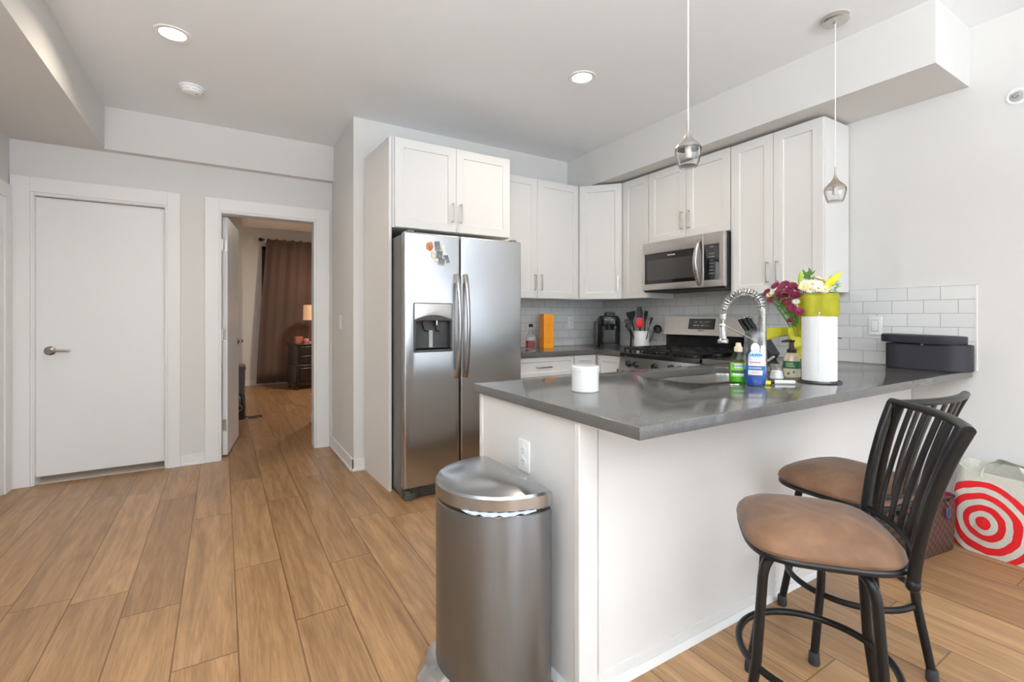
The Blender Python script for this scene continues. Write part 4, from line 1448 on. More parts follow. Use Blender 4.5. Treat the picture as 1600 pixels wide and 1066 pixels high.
MB().loft([oval(0.034, 0.026, 0.0), oval(0.038, 0.029, 0.008), oval(0.044, 0.031, 0.04), oval(0.0455, 0.031, 0.09), oval(0.0435, 0.028, 0.155), oval(0.041, 0.022, 0.200), oval(0.040, 0.016, 0.226), oval(0.037, 0.012, 0.231)]).build('bottle', 'clear_plastic', t)
MB().loft([oval(0.032, 0.024, 0.003), oval(0.036, 0.027, 0.01), oval(0.042, 0.029, 0.04), oval(0.0435, 0.029, 0.068)]).build('blue_soap', 'blue_liquid', t)
wrap_label(0.0445, 0.0312, 0.048, 0.132, 0.62, 0.0012).build('label', 'label_white', t)
wrap_label(0.0445, 0.0312, 0.068, 0.086, 0.95, 0.0016).build('label_band', 'label_blue', t)
me = curve_mesh([[(0.023 * math.cos(q), 0.020 * math.sin(q)) for q in [2 * PI * k / 30 for k in range(30)]]], 0.001)
me.transform(Matrix.Translation((0, -0.0335, 0.1305)) @ FR)
mesh_obj('badge', me, 'label_sky', t)
me = curve_mesh([[(0.017 * math.cos(q), 0.024 * math.sin(q)) for q in [2 * PI * k / 30 for k in range(30)]]], 0.001)
me.transform(Matrix.Translation((0, -0.0312, 0.158)) @ FR)
mesh_obj('badge_shield', me, 'print_white', t)
lettering('lettering', 'DAWN', 0.0175, 'label_blue', t, (0, -0.0355, 0.131))
lettering('lettering', 'PLATINUM', 0.0085, 'label_red', t, (0, -0.0336, 0.101))
lettering('lettering', 'EZ-SQUEEZE', 0.0085, 'label_white', t, (0, -0.0338, 0.077))
m = MB().box(-0.016, -0.0337, 0.055, 0.016, -0.033, 0.0565).box(-0.013, -0.0337, 0.0605, 0.013, -0.033, 0.062)
m.build('fine_print', 'label_red', t)

t = thing('salt_cellar', 'small glass cellar of white salt beside the black marker', 'jar', (2.205, 1.240, CT))
MB().lathe([(0.0, 0.0), (0.033, 0.0), (0.035, 0.004), (0.027, 0.040), (0.027, 0.066), (0.0255, 0.066), (0.0255, 0.040), (0.032, 0.006), (0.0, 0.006)], (0, 0, 0), 32, False, False).build('glass', 'clear_glass', t)
MB().lathe([(0.0, 0.0065), (0.031, 0.0065), (0.0255, 0.036), (0.018, 0.04), (0.0, 0.041)], (0, 0, 0), 32).build('salt', 'salt_white', t)
MB().lathe([(0.0, 0.066), (0.0275, 0.066), (0.0275, 0.070), (0.009, 0.072), (0.008, 0.064), (0.0, 0.052)], (0, 0, 0), 24).build('stopper', 'clear_glass', t)

t = thing('marker_pen', 'white marker with black cap lying on the bar counter', 'marker', (2.050, 1.145, CT), R(-41))
Y90 = Matrix.Rotation(PI / 2, 4, 'Y')
MB().lathe([(0.0, -0.018), (0.0082, -0.018), (0.0082, 0.062), (0.0065, 0.066), (0.0, 0.066)], (0, 0, 0.0085), 18, M=Y90).build('barrel', 'marker_white', t)
MB().lathe([(0.0, -0.052), (0.0065, -0.052), (0.0085, -0.049), (0.0085, -0.017), (0.0, -0.017)], (0, 0, 0.0087), 18, M=Y90).build('cap', 'black_plastic', t)
t = thing('highlighter', 'short yellow highlighter cap lying in front of the blue bottle', 'highlighter', (1.978, 1.155, CT), R(-38))
MB().lathe([(0.0, -0.022), (0.008, -0.022), (0.009, -0.018), (0.009, 0.014), (0.0, 0.014)], (0, 0, 0.0092), 18, M=Y90).build('barrel', 'yellow_plastic', t)
MB().box(-0.012, -0.006, 0.0178, 0.006, 0.006, 0.0188).build('label', 'label_white', t)
t = thing('paper_scrap', 'small crumpled white scrap on the counter left of the green bottle', 'scrap', (1.86, 1.225, CT), R(-30))
m = MB()
pts = []
for j in range(4):
    for i in range(6):
        pts.append((-0.02 + 0.008 * i, -0.006 + 0.004 * j, 0.0008 + 0.004 * random.random()))
fs = [(j * 6 + i, j * 6 + i + 1, (j + 1) * 6 + i + 1, (j + 1) * 6 + i) for j in range(3) for i in range(5)]
m.add(pts, fs)
o = m.build('paper', 'print_white', t)
md = o.modifiers.new('thick', 'SOLIDIFY')
md.thickness = 0.0006

sx_, sy_ = 2.325, 1.235
t = thing('soap_dispenser', 'pump bottle with green and cream label beside the paper towel roll', 'soap bottle', (sx_, sy_, CT), face_room(sx_, sy_))
MB().lathe([(0.0, 0.0), (0.034, 0.0), (0.0365, 0.004), (0.0365, 0.075), (0.0355, 0.092), (0.026, 0.112), (0.016, 0.120), (0.0, 0.120)], (0, 0, 0), 36).build('bottle', 'soap_amber', t)
MB().lathe([(0.0372, 0.045), (0.0372, 0.080), ], (0, 0, 0), 36, False, False).build('label_top', 'label_green', t)
MB().lathe([(0.0372, 0.006), (0.0372, 0.0445), ], (0, 0, 0), 36, False, False).build('label_bottom', 'label_cream', t)
m = MB()
for k in range(3):
    m.box(-0.024, -0.0385, 0.055 + 0.007 * k, 0.014 - 0.004 * k, -0.0375, 0.057 + 0.007 * k)
m.build('print_lines', 'label_cream', t)
MB().ball((-0.012, -0.034, 0.022), 0.007, 1, 0.5, 1).ball((0.008, -0.036, 0.03), 0.005, 1, 0.4, 1.2).build('print_motif', 'leaf', t)
m = MB().lathe([(0.0, 0.119), (0.020, 0.119), (0.021, 0.134), (0.012, 0.139), (0.009, 0.166), (0.012, 0.170), (0.014, 0.178), (0.0, 0.180)], (0, 0, 0), 28)
m.tube([(0, 0, 0.174), (-0.02, -0.006, 0.175), (-0.042, -0.012, 0.171)], [0.008, 0.007, 0.005], 10)
m.build('pump', 'black_matte', t)

px, py = 2.268, 1.085
t = thing('paper_towel_holder', 'dark wire paper towel holder standing on the bar counter', 'holder', (px, py, CT))
m = MB().tube([(0.083 * math.cos(q), 0.083 * math.sin(q), 0.004) for q in [2 * PI * k / 48 for k in range(48)]], 0.0032, 8, True)
m.tube([(0.060 * math.cos(q), 0.060 * math.sin(q), 0.004) for q in [2 * PI * k / 48 for k in range(48)]], 0.0025, 8, True)
for a in (0, PI / 2):
    m.tube([(0.083 * math.cos(a), 0.083 * math.sin(a), 0.004), (-0.083 * math.cos(a), -0.083 * math.sin(a), 0.004)], 0.0025, 6)
m.build('wire_base', 'wire_dark', t)
MB().tube([(0, 0, 0.004), (0, 0, 0.305)], 0.0035, 8).ball((0, 0, 0.306), 0.006).build('post', 'nickel', t)
MB().tube(spline([(0.083, -0.01, 0.004), (0.079, -0.02, 0.10), (0.082, -0.02, 0.185), (0.105, -0.03, 0.193), (0.118, -0.036, 0.192)]), 0.0025, 8).build('tension_arm', 'wire_dark', t)
t = thing('paper_towel_roll', 'full white paper towel roll on the wire holder', 'paper towels', (px, py, CT + 0.0085))
MB().lathe([(0.021, 0.0), (0.066, 0.0), (0.0675, 0.002), (0.0675, 0.281), (0.066, 0.283), (0.021, 0.283), (0.021, 0.0)], (0, 0, 0), 56, False, False).build('roll', 'paper_towel', t)
MB().lathe([(0.019, 0.0), (0.021, 0.0), (0.021, 0.284), (0.019, 0.284), (0.019, 0.0)], (0, 0, 0), 28, False, False).build('core', 'label_cream', t)
MB().box(-0.004, -0.0685, 0.0, 0.035, -0.0672, 0.282).xf(Matrix.Rotation(R(-62), 4, 'Z')).build('loose_edge', 'paper_towel', t)

# oblong lidded box
ox, oy = 3.350, 1.042
t = thing('storage_box', 'oblong dark navy box with its lid set askew against the tile', 'box', (ox, oy, CT), R(-3))


def stadium(hx, hy, r, z, n=10):
    return [(x, y, z) for x, y in rrect(-hx, -hy, hx, hy, r, n)]


MB().loft([stadium(0.083, 0.187, 0.078, 0.0), stadium(0.086, 0.190, 0.081, 0.003), stadium(0.086, 0.190, 0.081, 0.138), stadium(0.082, 0.186, 0.078, 0.140),
           stadium(0.081, 0.185, 0.077, 0.010)]).build('box_body', 'box_navy', t)
l = MB().loft([stadium(0.089, 0.187, 0.085, 0.0), stadium(0.091, 0.189, 0.087, 0.003), stadium(0.091, 0.189, 0.087, 0.040), stadium(0.088, 0.186, 0.085, 0.044)])
l.build('lid', 'box_navy', t, (-0.006, 0.022, 0.1445), (R(1.2), 0, 0))
MB().box(-0.0925, -0.016, 0.135, -0.086, -0.004, 0.144).build('clasp', 'nickel', t)

# ------------------------------------------------------------------ bouquet
vx, vy = 2.66, 1.36
t = thing('flower_bouquet', 'bouquet of magenta and white flowers in yellow tissue behind the paper towels', 'bouquet', (vx, vy, CT), R(-61))
# local x = to the right as seen from the room's middle, -y towards it
MB().lathe([(0.0, 0.0), (0.045, 0.0), (0.05, 0.006), (0.042, 0.07), (0.035, 0.10), (0.032, 0.10), (0.038, 0.07), (0.045, 0.008), (0.0, 0.008)], (0, 0, 0), 28, False, False).build('vase', 'vase_dark', t)


def paper(name, fn, nu=18, nv=10, thick=0.0012):
    m = MB()
    pts = [fn(i / nu, j / nv) for j in range(nv + 1) for i in range(nu + 1)]
    fs = [(j * (nu + 1) + i, j * (nu + 1) + i + 1, (j + 1) * (nu + 1) + i + 1, (j + 1) * (nu + 1) + i) for j in range(nv) for i in range(nu)]
    m.add(pts, fs)
    o = m.build(name, 'yellow_tissue', t, smooth=80)
    s = o.modifiers.new('thick', 'SOLIDIFY')
    s.thickness = thick
    return o


def sheet(u, v):
    # tall sheet wrapping the right half of the bunch, flat-topped
    a = -0.15 + 3.3 * u
    k = min(1, v * 1.5) ** 0.8
    x = 0.006 + 0.060 * k - (0.030 + 0.072 * k) * math.cos(a)
    y = -0.01 - (0.032 + 0.05 * k) * math.sin(a) + 0.006 * math.sin(9 * u * PI) * v
    z = 0.10 + 0.312 * v - 0.035 * (1 - u) * (1 - v) + 0.01 * math.sin(u * 17) * (1 - v)
    return (x, y, z)


paper('tissue_sheet', sheet, 28, 12)


def skirt(u, v):
    a = 2 * PI * u
    r = 0.040 + 0.026 * v + 0.012 * math.sin(5 * a) * v
    return (r * math.cos(a) * 1.0 + 0.004, r * math.sin(a) - 0.012, 0.205 - 0.145 * v + 0.012 * math.sin(3 * a) * v)


paper('tissue_skirt', skirt, 36, 8)
for sgn, nm in ((-1, 'bow_loop'), (1, 'bow_loop')):
    def loop(u, v, s=sgn):
        a = 2 * PI * u
        w_ = 0.05 * (0.25 + 0.75 * math.sin(PI * min(1, max(0, u))) ** 0.6)
        return (s * 0.055 * (1 - math.cos(a)) / 2 * 1.25 + 0.004, -0.062 + 0.020 * math.sin(a) + 0.012 * (v - 0.5), 0.195 + (v - 0.5) * w_ * 1.5 + 0.035 * math.sin(a) * 0.8 + 0.012 * s)
    paper(nm, loop, 24, 5)


def tail(u, v):
    return (-0.03 - 0.15 * u, -0.05 + 0.03 * math.sin(u * 5) + 0.02 * u, 0.20 - 0.005 * u + (v - 0.5) * (0.03 + 0.055 * u) + 0.012 * math.sin(3 * u + v))


paper('ribbon_tail', tail, 18, 5)
MB().ball((0.0, -0.068, 0.198), 0.018, 1, 0.7, 1.2).build('bow_knot', 'yellow_tissue', t)


def stemto(p, q0=(0, 0, 0.10)):
    return spline([q0, (p[0] * 0.45, p[1] * 0.5, 0.10 + (p[2] - 0.10) * 0.55), p], 5)


def daisy(p, r, m, eye='flower_eye', n=16, tilt=None, cup=0.35):
    """flower head with separate petals, facing along tilt"""
    f = MB()
    for lay in (0, 1):
        for k in range(n):
            a = 2 * PI * (k + 0.5 * lay) / n + random.uniform(-0.08, 0.08)
            L = r * (1.0 - 0.22 * lay) * random.uniform(0.9, 1.06)
            wd = r * 0.17
            up = cup * (0.6 + 0.7 * lay)
            d = Vector((math.cos(a), math.sin(a), 0)); s = Vector((-math.sin(a), math.cos(a), 0))
            c = [d * 0.12 * r - s * wd * 0.4, d * 0.12 * r + s * wd * 0.4, d * L * 0.65 + s * wd + Vector((0, 0, up * L * 0.45)), d * L + Vector((0, 0, up * L * 0.6)), d * L * 0.65 - s * wd + Vector((0, 0, up * L * 0.45))]
            f.add(c, [(0, 1, 2, 3, 4)])
    q = Vector((0, 0, 1)).rotation_difference(Vector(tilt or p)).to_matrix().to_4x4()
    o = f.xf(Matrix.Translation(p) @ q).build('flower', m, t, recalc=False)
    e = MB().ball((0, 0, r * 0.12), r * 0.2, 1, 1, 0.6, 8).xf(Matrix.Translation(p) @ q).build('flower_eye', eye, o)
    return o


stems = MB()
mag = [(-0.165, -0.015, 0.425), (-0.145, -0.045, 0.385), (-0.125, 0.0, 0.46), (-0.105, -0.05, 0.425), (-0.085, -0.06, 0.395), (-0.080, -0.01, 0.468), (-0.060, -0.065, 0.43),
       (-0.045, -0.05, 0.455), (-0.070, -0.075, 0.37), (-0.030, -0.07, 0.405), (-0.018, -0.095, 0.318), (-0.050, -0.085, 0.338), (-0.055, -0.07, 0.27), (-0.12, -0.06, 0.40), (-0.095, -0.03, 0.45), (-0.015, -0.06, 0.44)]
for k, p in enumerate(mag):
    daisy(p, 0.030 if k != 12 else 0.018, 'petal_magenta', 'petal_dark', 16, (p[0] * 1.2 + 0.02, p[1] * 1.0 - 0.14, 0.16))
    stems.tube(stemto((p[0], p[1] + 0.004, p[2] - 0.006)), 0.0018, 5)
wht = [(-0.15, -0.04, 0.41), (-0.115, -0.03, 0.435), (-0.05, -0.04, 0.44), (-0.028, -0.075, 0.37), (0.005, -0.085, 0.445), (0.035, -0.085, 0.432), (0.045, -0.05, 0.462), (0.070, -0.085, 0.436), (0.095, -0.08, 0.430), (0.015, -0.05, 0.462), (0.075, -0.05, 0.456), (-0.035, -0.07, 0.345)]
for k, p in enumerate(wht):
    top = k in (4, 5, 6, 7, 8, 9, 10)
    daisy(p, 0.030 if top else 0.021, 'petal_white' if k % 4 else 'petal_cream', 'flower_eye', 14, (p[0] * 0.6, -0.25, 0.14 if top else 0.2), cup=0.6 if top else 0.35)
    stems.tube(stemto((p[0], p[1] + 0.004, p[2] - 0.006)), 0.0016, 5)
for p, r in (((0.075, -0.02, 0.485), 0.034), ((0.10, -0.01, 0.47), 0.03)):
    daisy(p, r, 'petal_cream', 'flower_eye', 10, (0.1, -0.1, 0.25), 0.7)


def lily(p0, d, L, r):
    d = Vector(d).normalized()
    pts = [Vector(p0) + d * L * u for u in (0, 0.15, 0.4, 0.65, 0.85, 1.0)]
    return MB().tube(pts, [r * 0.35, r * 0.7, r, r * 0.95, r * 0.6, r * 0.15], 10).build('lily_bud', 'leaf_light' if d.x < 0.1 else 'lily_yellow', t)


lily((-0.006, -0.03, 0.44), (0.0, 0.0, 1), 0.095, 0.014)
lily((0.085, -0.05, 0.425), (0.50, -0.05, 0.55), 0.125, 0.019)
m = MB()


def leaf(m, p, d, L, w_):
    p, d = Vector(p), Vector(d).normalized()
    s = d.cross(Vector((0.3, -1, 0.2))).normalized()
    nrm = s.cross(d)
    c = [p, p + d * L * 0.35 + s * w_ + nrm * 0.003, p + d * L, p + d * L * 0.35 - s * w_ + nrm * 0.003]
    m.add([tuple(v) for v in c], [(0, 1, 2, 3)])


for k in range(150):
    u = random.random()
    base = Vector((-0.02 - 0.13 * u * random.random() ** 0.4, -0.02 - 0.06 * random.random(), 0.24 + 0.17 * u))
    leaf(m, base, (random.uniform(-1, 0.4), random.uniform(-0.6, 0.3), random.uniform(-0.1, 0.8)), random.uniform(0.025, 0.05), 0.0032)
for k in range(46):       # rosemary-like sprigs right and top
    leaf(m, (0.11 + 0.035 * random.random(), -0.03, 0.36 + 0.12 * random.random()), (random.uniform(0.1, 1), -0.1, random.uniform(-0.3, 0.7)), 0.032, 0.0028)
for k in range(30):
    leaf(m, (0.012 + 0.028 * random.random(), -0.02, 0.47 + 0.05 * random.random()), (random.uniform(-0.7, 1), -0.1, random.uniform(0.1, 1)), 0.04, 0.006)
o = m.build('foliage', 'leaf', t, recalc=False, smooth=0)
o['kind'] = 'stuff'
stems.build('stems', 'stem', t)


# ------------------------------------------------------------------ counter stools
def se(a, b, n, ex, z, cx=0.0, cy=0.0, taper=0.0):
    """rounded-square outline; taper narrows the back"""
    out = []
    for k in range(n):
        q = 2 * PI * k / n
        c, s = math.cos(q), math.sin(q)
        x = a * abs(c) ** ex * (1 if c >= 0 else -1)
        y = b * abs(s) ** ex * (1 if s >= 0 else -1)
        out.append((cx + x * (1 + taper * y / b), cy + y, z))
    return out


def stool(label, x, y, base_rot, swivel):
    t = thing('counter_stool', label, 'stool', (x, y, 0), 0, 'counter stools at the peninsula')
    for k in range(4):
        q = Matrix.Rotation(base_rot + k * PI / 2, 4, 'Z')
        path = [(0.05, 0, 0.545)] + bez((0.10, 0, 0.545), (0.172, 0, 0.548), (0.182, 0, 0.48), 8) + [(0.203, 0, 0.25), (0.245, 0, 0.035)]
        lg = MB().tube(path, 0.0135, 14).xf(q).build('leg', 'stool_metal', t)
        fp = q @ Vector((0.247, 0, 0))
        MB().lathe([(0.0, 0.0), (0.017, 0.0), (0.0185, 0.006), (0.0165, 0.038), (0.0135, 0.042), (0.0, 0.042)], tuple(fp), 18).build('rubber_foot', 'rubber', lg)
    MB().tube([(0.199 * math.cos(2 * PI * k / 56), 0.199 * math.sin(2 * PI * k / 56), 0.228) for k in range(56)], 0.0105, 12, True).build('footrest_ring', 'stool_metal', t)
    MB().lathe([(0.0, 0.535), (0.10, 0.535), (0.10, 0.558), (0.085, 0.566), (0.0, 0.566)], (0, 0, 0), 30).build('swivel_plate', 'stool_metal', t)
    Q = Matrix.Rotation(swivel, 4, 'Z')
    # seat: local +y is the front, back at -y
    MB().tube([p for p in se(0.188, 0.188, 56, 0.56, 0.570, 0, 0.0, 0.04)], 0.0095, 10, True).xf(Q).build('seat_frame', 'stool_metal', t)
    rings = []
    for s_, z in ((0.88, 0.574), (0.985, 0.578), (1.005, 0.588), (0.99, 0.600), (0.93, 0.615), (0.82, 0.629), (0.65, 0.641), (0.42, 0.650), (0.2, 0.653)):
        rings.append(se(0.194 * s_, 0.194 * s_, 64, 0.56, z, 0, 0.004, 0.04))
    MB().loft(rings).xf(Q).build('seat_cushion', 'tan_suede', t)

    def post(s):
        return spline([(s * 0.164, -0.172, 0.545), (s * 0.166, -0.180, 0.62), (s * 0.176, -0.200, 0.74), (s * 0.190, -0.232, 0.86), (s * 0.202, -0.262, 0.942)], 5)
    for s in (-1, 1):
        m = MB().tube(post(s), 0.0138, 14)
        m.ball((s * 0.164, -0.172, 0.548), 0.0165, 1, 1, 1.15)
        m.xf(Q).build('back_post', 'stool_metal', t)

    def bow(z, y0, hw, d):
        return [(hw * u, y0 - d * (1 - u * u), z) for u in [-1 + k / 8 for k in range(17)]]
    MB().tube(bow(0.944, -0.262, 0.206, 0.036), 0.0115, 12, False, 0.0135, up=(0, 0, 1)).xf(Q).build('top_rail', 'stool_metal', t)
    MB().tube(bow(0.617, -0.180, 0.166, 0.026), 0.0095, 10).xf(Q).build('lower_rail', 'stool_metal', t)
    for u in (-0.62, -0.31, 0.0, 0.31, 0.62):
        pts = []
        for k in range(9):
            v = k / 8
            hw = 0.166 + 0.038 * v
            y0 = -0.180 - 0.082 * v ** 1.35
            d = 0.026 + 0.010 * v
            pts.append((hw * u, y0 - d * (1 - u * u), 0.617 + 0.331 * v))
        MB().tube(pts, 0.004, 8, False, 0.0175, up=(0.0, -1, 0.2)).xf(Q).build('slat', 'stool_metal', t)
    return t


stool('tan suede counter stool with black slatted back, nearest one with its whole seat showing', 1.472, 0.718, R(74), R(39.7))
stool('tan suede counter stool partly hidden behind the nearer stool beside the checked handbag', 2.01, 0.86, R(0), R(-6))

# ------------------------------------------------------------------ waste bin
t = thing('trash_can', 'half-round brushed steel pedal bin against the end of the peninsula', 'trash can', (0.893, 1.432, 0))


def dshape(a, b, z, s=0.0, n=40, back=0.0):
    """flat back at x=back, bulging to -x; s insets"""
    pts = []
    for k in range(n + 1):
        q = -PI / 2 + PI * k / n
        pts.append((back - s - (a - 2 * s) * max(0.0, math.cos(q)) ** 0.80, (b - s) * math.sin(q), z))
    # rounded rear corners
    out = [(back - s, -(b - s) + 0.02, z), (back - s - 0.006, -(b - s) + 0.006, z)] + pts[1:-1] + [(back - s - 0.006, (b - s) - 0.006, z), (back - s, (b - s) - 0.02, z)]
    return out


A_, B_ = 0.287, 0.228
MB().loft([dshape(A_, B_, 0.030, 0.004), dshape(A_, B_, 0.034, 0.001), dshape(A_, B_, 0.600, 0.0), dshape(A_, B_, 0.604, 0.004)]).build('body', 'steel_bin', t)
MB().loft([dshape(A_, B_, 0.0, -0.004), dshape(A_, B_, 0.028, -0.004), dshape(A_, B_, 0.031, 0.004)]).build('base_ring', 'black_plastic', t)
MB().loft([dshape(A_, B_, 0.602, 0.003), dshape(A_, B_, 0.616, 0.003)]).build('rim_band', 'black_plastic', t)
lr = [dshape(A_, B_, 0.615, 0.0), dshape(A_, B_, 0.618, -0.002), dshape(A_, B_, 0.655, -0.001), dshape(A_, B_, 0.663, 0.005)]
base_ = dshape(A_, B_, 0.663, 0.005)
for f_, z in ((0.95, 0.666), (0.80, 0.673), (0.6, 0.679), (0.35, 0.683), (0.1, 0.684)):
    lr.append([(-0.125 + (x + 0.125) * f_, y * f_, z) for x, y, _ in base_])
MB().loft(lr).build('lid', 'steel_bin_lid', t, smooth=30)
# chrome pedal wrapping the foot of the bin
m = MB()
rings = []
for k in range(13):
    q = R(-14 + 4.6 * k)
    c, s_ = math.cos(q), math.sin(q)
    bx_, by_ = -(A_ - 0.004) * c ** 0.8, (B_) * s_
    e = math.cos((k - 6) / 6 * PI / 2) ** 0.5 if abs(k - 6) < 6 else 0.02
    rings.append([(bx_ - 0.004, by_, 0.018), (bx_ - 0.012 - 0.052 * e, by_ * 1.1, 0.012), (bx_ - 0.012 - 0.058 * e, by_ * 1.1, 0.022), (bx_ - 0.010 - 0.03 * e, by_ * 1.06, 0.055), (bx_ - 0.004, by_, 0.062)])
m.loft(rings)
m.build('pedal', 'chrome', t)
t = thing('bin_liner', 'pale grey-blue plastic bag edge poking out under the bin lid', 'bin bag', (0.893, 1.432, 0))
m = MB()
pts = []
nn = 22
for j in range(4):
    for k in range(nn + 1):
        q = R(-80 + 52 * k / nn)
        c, s_ = math.cos(q), math.sin(q)
        out = 0.004 + 0.006 * (j in (1, 2)) + 0.003 * math.sin(k * 2.1 + j)
        z = 0.6185 - j * (0.0042 * abs(math.sin(PI * k / nn)) ** 0.5) - 0.0022 * (math.sin(k * 1.1) + 0.6 * math.sin(k * 2.3 + 1)) * (j > 1)
        pts.append((-(A_ + out) * c ** 0.8, (B_ + out) * s_, z))
m.add(pts, [(j * (nn + 1) + k, j * (nn + 1) + k + 1, (j + 1) * (nn + 1) + k + 1, (j + 1) * (nn + 1) + k) for j in range(3) for k in range(nn)])
o = m.build('bag_edge', 'bag_plastic', t)
md = o.modifiers.new('thick', 'SOLIDIFY')
md.thickness = 0.001

# ------------------------------------------------------------------ bags by the wall
# canvas tote: local x runs into the wall, y along it
t = thing('tote_bag', 'white canvas tote bag printed with red rings on the floor against the wall', 'bag', (3.297, 0.708, 0), R(-3))


def bagring(hx, hy, z, r, wob, ph):
    out = []
    for i, (x, y) in enumerate(rrect(-0.0, -hy, 2 * hx, hy, r, 5)):
        out.append((x + wob * math.sin(i * 0.9 + ph), y + wob * math.cos(i * 1.3 + ph), z))
    return out


rings = [bagring(0.075, 0.20, 0.0, 0.05, 0.0, 0), bagring(0.085, 0.225, 0.012, 0.05, 0.002, 0), bagring(0.085, 0.235, 0.10, 0.05, 0.004, 1), bagring(0.083, 0.235, 0.20, 0.05, 0.005, 2),
         bagring(0.083, 0.225, 0.30, 0.05, 0.005, 3), bagring(0.085, 0.205, 0.38, 0.05, 0.005, 4)]
def rim(zf, hx, hy, ins):
    out = []
    for i, (x, y) in enumerate(rrect(ins, -hy + ins, 2 * hx - ins, hy - ins, 0.05, 5)):
        sag = 0.055 * math.sin(PI * min(1, max(0, (y + hy) / (2 * hy)))) * (1 if x < hx else 0.3)
        out.append((x + 0.005 * math.sin(i * 0.9 + 5), y, zf + (0.012 if x > hx else 0) - sag))
    return out


rings += [rim(0.435, 0.085, 0.20, 0.0), rim(0.437, 0.085, 0.20, 0.006), rim(0.36, 0.083, 0.20, 0.010)]
rings += [[(x, y, 0.10) for x, y, z in bagring(0.075, 0.19, 0, 0.05, 0, 0)]]
MB().loft(rings, True, True).build('bag_body', 'canvas_red_rings', t)
MB().tube(spline([(0.004, 0.105, 0.395), (0.03, 0.095, 0.452), (0.08, 0.06, 0.468), (0.10, -0.015, 0.455), (0.06, -0.05, 0.430), (0.012, -0.045, 0.390)]), 0.002, 8, False, 0.017, up=(0.2, 0.5, 0.8)).build('strap', 'canvas_plain', t)
MB().tube(spline([(0.162, 0.09, 0.42), (0.150, 0.07, 0.462), (0.12, 0.0, 0.458), (0.14, -0.06, 0.45), (0.162, -0.07, 0.41)]), 0.002, 8, False, 0.017, up=(0.6, 0, 0.8)).build('strap', 'canvas_plain', t)
MB().tube(spline([(0.05, -0.222, 0.34), (0.06, -0.255, 0.30), (0.07, -0.26, 0.24), (0.06, -0.236, 0.20)]), 0.002, 8, False, 0.014, up=(1, 0, 0)).build('side_loop', 'canvas_plain', t)

# checked handbag
t = thing('handbag', 'brown checked open-top handbag with red lining behind the stool legs', 'bag', (3.095, 0.990, 0), R(-8))


def hb(hx, hy, z, r=0.03):
    return [(x, y, z) for x, y in rrect(-hx, -hy, hx, hy, r, 5)]


rings = [hb(0.165, 0.065, 0.0), hb(0.17, 0.07, 0.008), hb(0.178, 0.074, 0.10), hb(0.186, 0.072, 0.20), hb(0.192, 0.066, 0.268)]
m = MB().loft(rings, True, False)
m.build('bag_body', 'brown_check_canvas', t)
MB().loft([hb(0.192, 0.066, 0.266), hb(0.195, 0.069, 0.270), hb(0.195, 0.069, 0.279), hb(0.190, 0.064, 0.282), hb(0.187, 0.061, 0.270)], False, False).build('trim', 'purse_trim', t)
MB().loft([hb(0.188, 0.062, 0.279), hb(0.18, 0.066, 0.18), hb(0.165, 0.06, 0.03)], False, True).build('lining', 'purse_red', t)
for s in (-1, 1):
    MB().tube(spline([(-0.09, s * 0.068, 0.265), (-0.075, s * 0.072, 0.33), (-0.03, s * 0.045, 0.385), (0.03, s * 0.045, 0.385), (0.075, s * 0.072, 0.33), (0.09, s * 0.068, 0.265)] if s > 0 else
                     [(-0.09, -0.072, 0.265), (-0.07, -0.085, 0.30), (0.0, -0.095, 0.300), (0.07, -0.088, 0.294), (0.09, -0.074, 0.265)]), 0.0055, 8).build('strap', 'purse_trim', t)
for x in (-0.12, ):
    MB().tube([(x, -0.078, 0.262), (x + 0.006, -0.080, 0.215)], 0.0045, 8).build('strap_tab', 'purse_trim', t)
    MB().ball((x, -0.078, 0.263), 0.007).build('rivet', 'brass', t)
MB().tube(spline([(0.05, -0.072, 0.283), (0.065, -0.082, 0.25), (0.07, -0.083, 0.238)]), 0.0025, 6).build('charm_cord', 'purse_trim', t)
MB().ball((0.072, -0.084, 0.212), 0.026, 0.85, 0.22, 1.15).build('charm', 'charm_blue', t)

# ------------------------------------------------------------------ bedroom seen through the doorway
t = thing('curtain', 'long brown curtain covering the bedroom window', 'curtain', (0.60, 9.345, 0))
m = MB()
nu, nv = 120, 10
pts = []
for j in range(nv + 1):
    v = j / nv
    x0 = -0.09 + 0.155 * v ** 1.2
    for i in range(nu + 1):
        u = i / nu
        x = x0 + (1.75 - x0) * u
        pts.append((x, 0.012 * math.sin(u * 2 * PI * 11 + 0.8 * math.sin(u * 9)) * (0.6 + 0.4 * v) + 0.012 * math.sin(u * 2 * PI * 5.3 + 1), 0.045 + 2.535 * v + 0.012 * v * math.sin(u * 2 * PI * 13)))
m.add(pts, [(j * (nu + 1) + i, j * (nu + 1) + i + 1, (j + 1) * (nu + 1) + i + 1, (j + 1) * (nu + 1) + i) for j in range(nv) for i in range(nu)])
o = m.build('fabric', 'brown_curtain', t, smooth=80)
md = o.modifiers.new('thick', 'SOLIDIFY')
md.thickness = 0.003
t = thing('curtain_rod', 'dark curtain rod with round finial above the bedroom curtain', 'curtain rod', (0.60, 9.425, 2.575))
MB().tube([(0.0, 0, 0), (1.9, 0, 0)], 0.011, 12).build('rod', 'black_matte', t)
MB().ball((-0.02, 0, 0.0), 0.034, 1.15, 1, 1).build('finial', 'black_matte', t)
MB().box(0.045, -0.012, -0.05, 0.075, 0.075, 0.012).build('bracket', 'plastic_white', t)
m = MB()
m.box(0.60, 9.475, 0.5, 0.66, 9.5, 2.46).box(2.20, 9.475, 0.5, 2.26, 9.5, 2.46).box(0.60, 9.475, 2.42, 2.26, 9.5, 2.46).box(0.60, 9.475, 0.5, 2.26, 9.5, 0.54)
o = struct(m.build('window_4', 'black_matte', bevel=0.002))
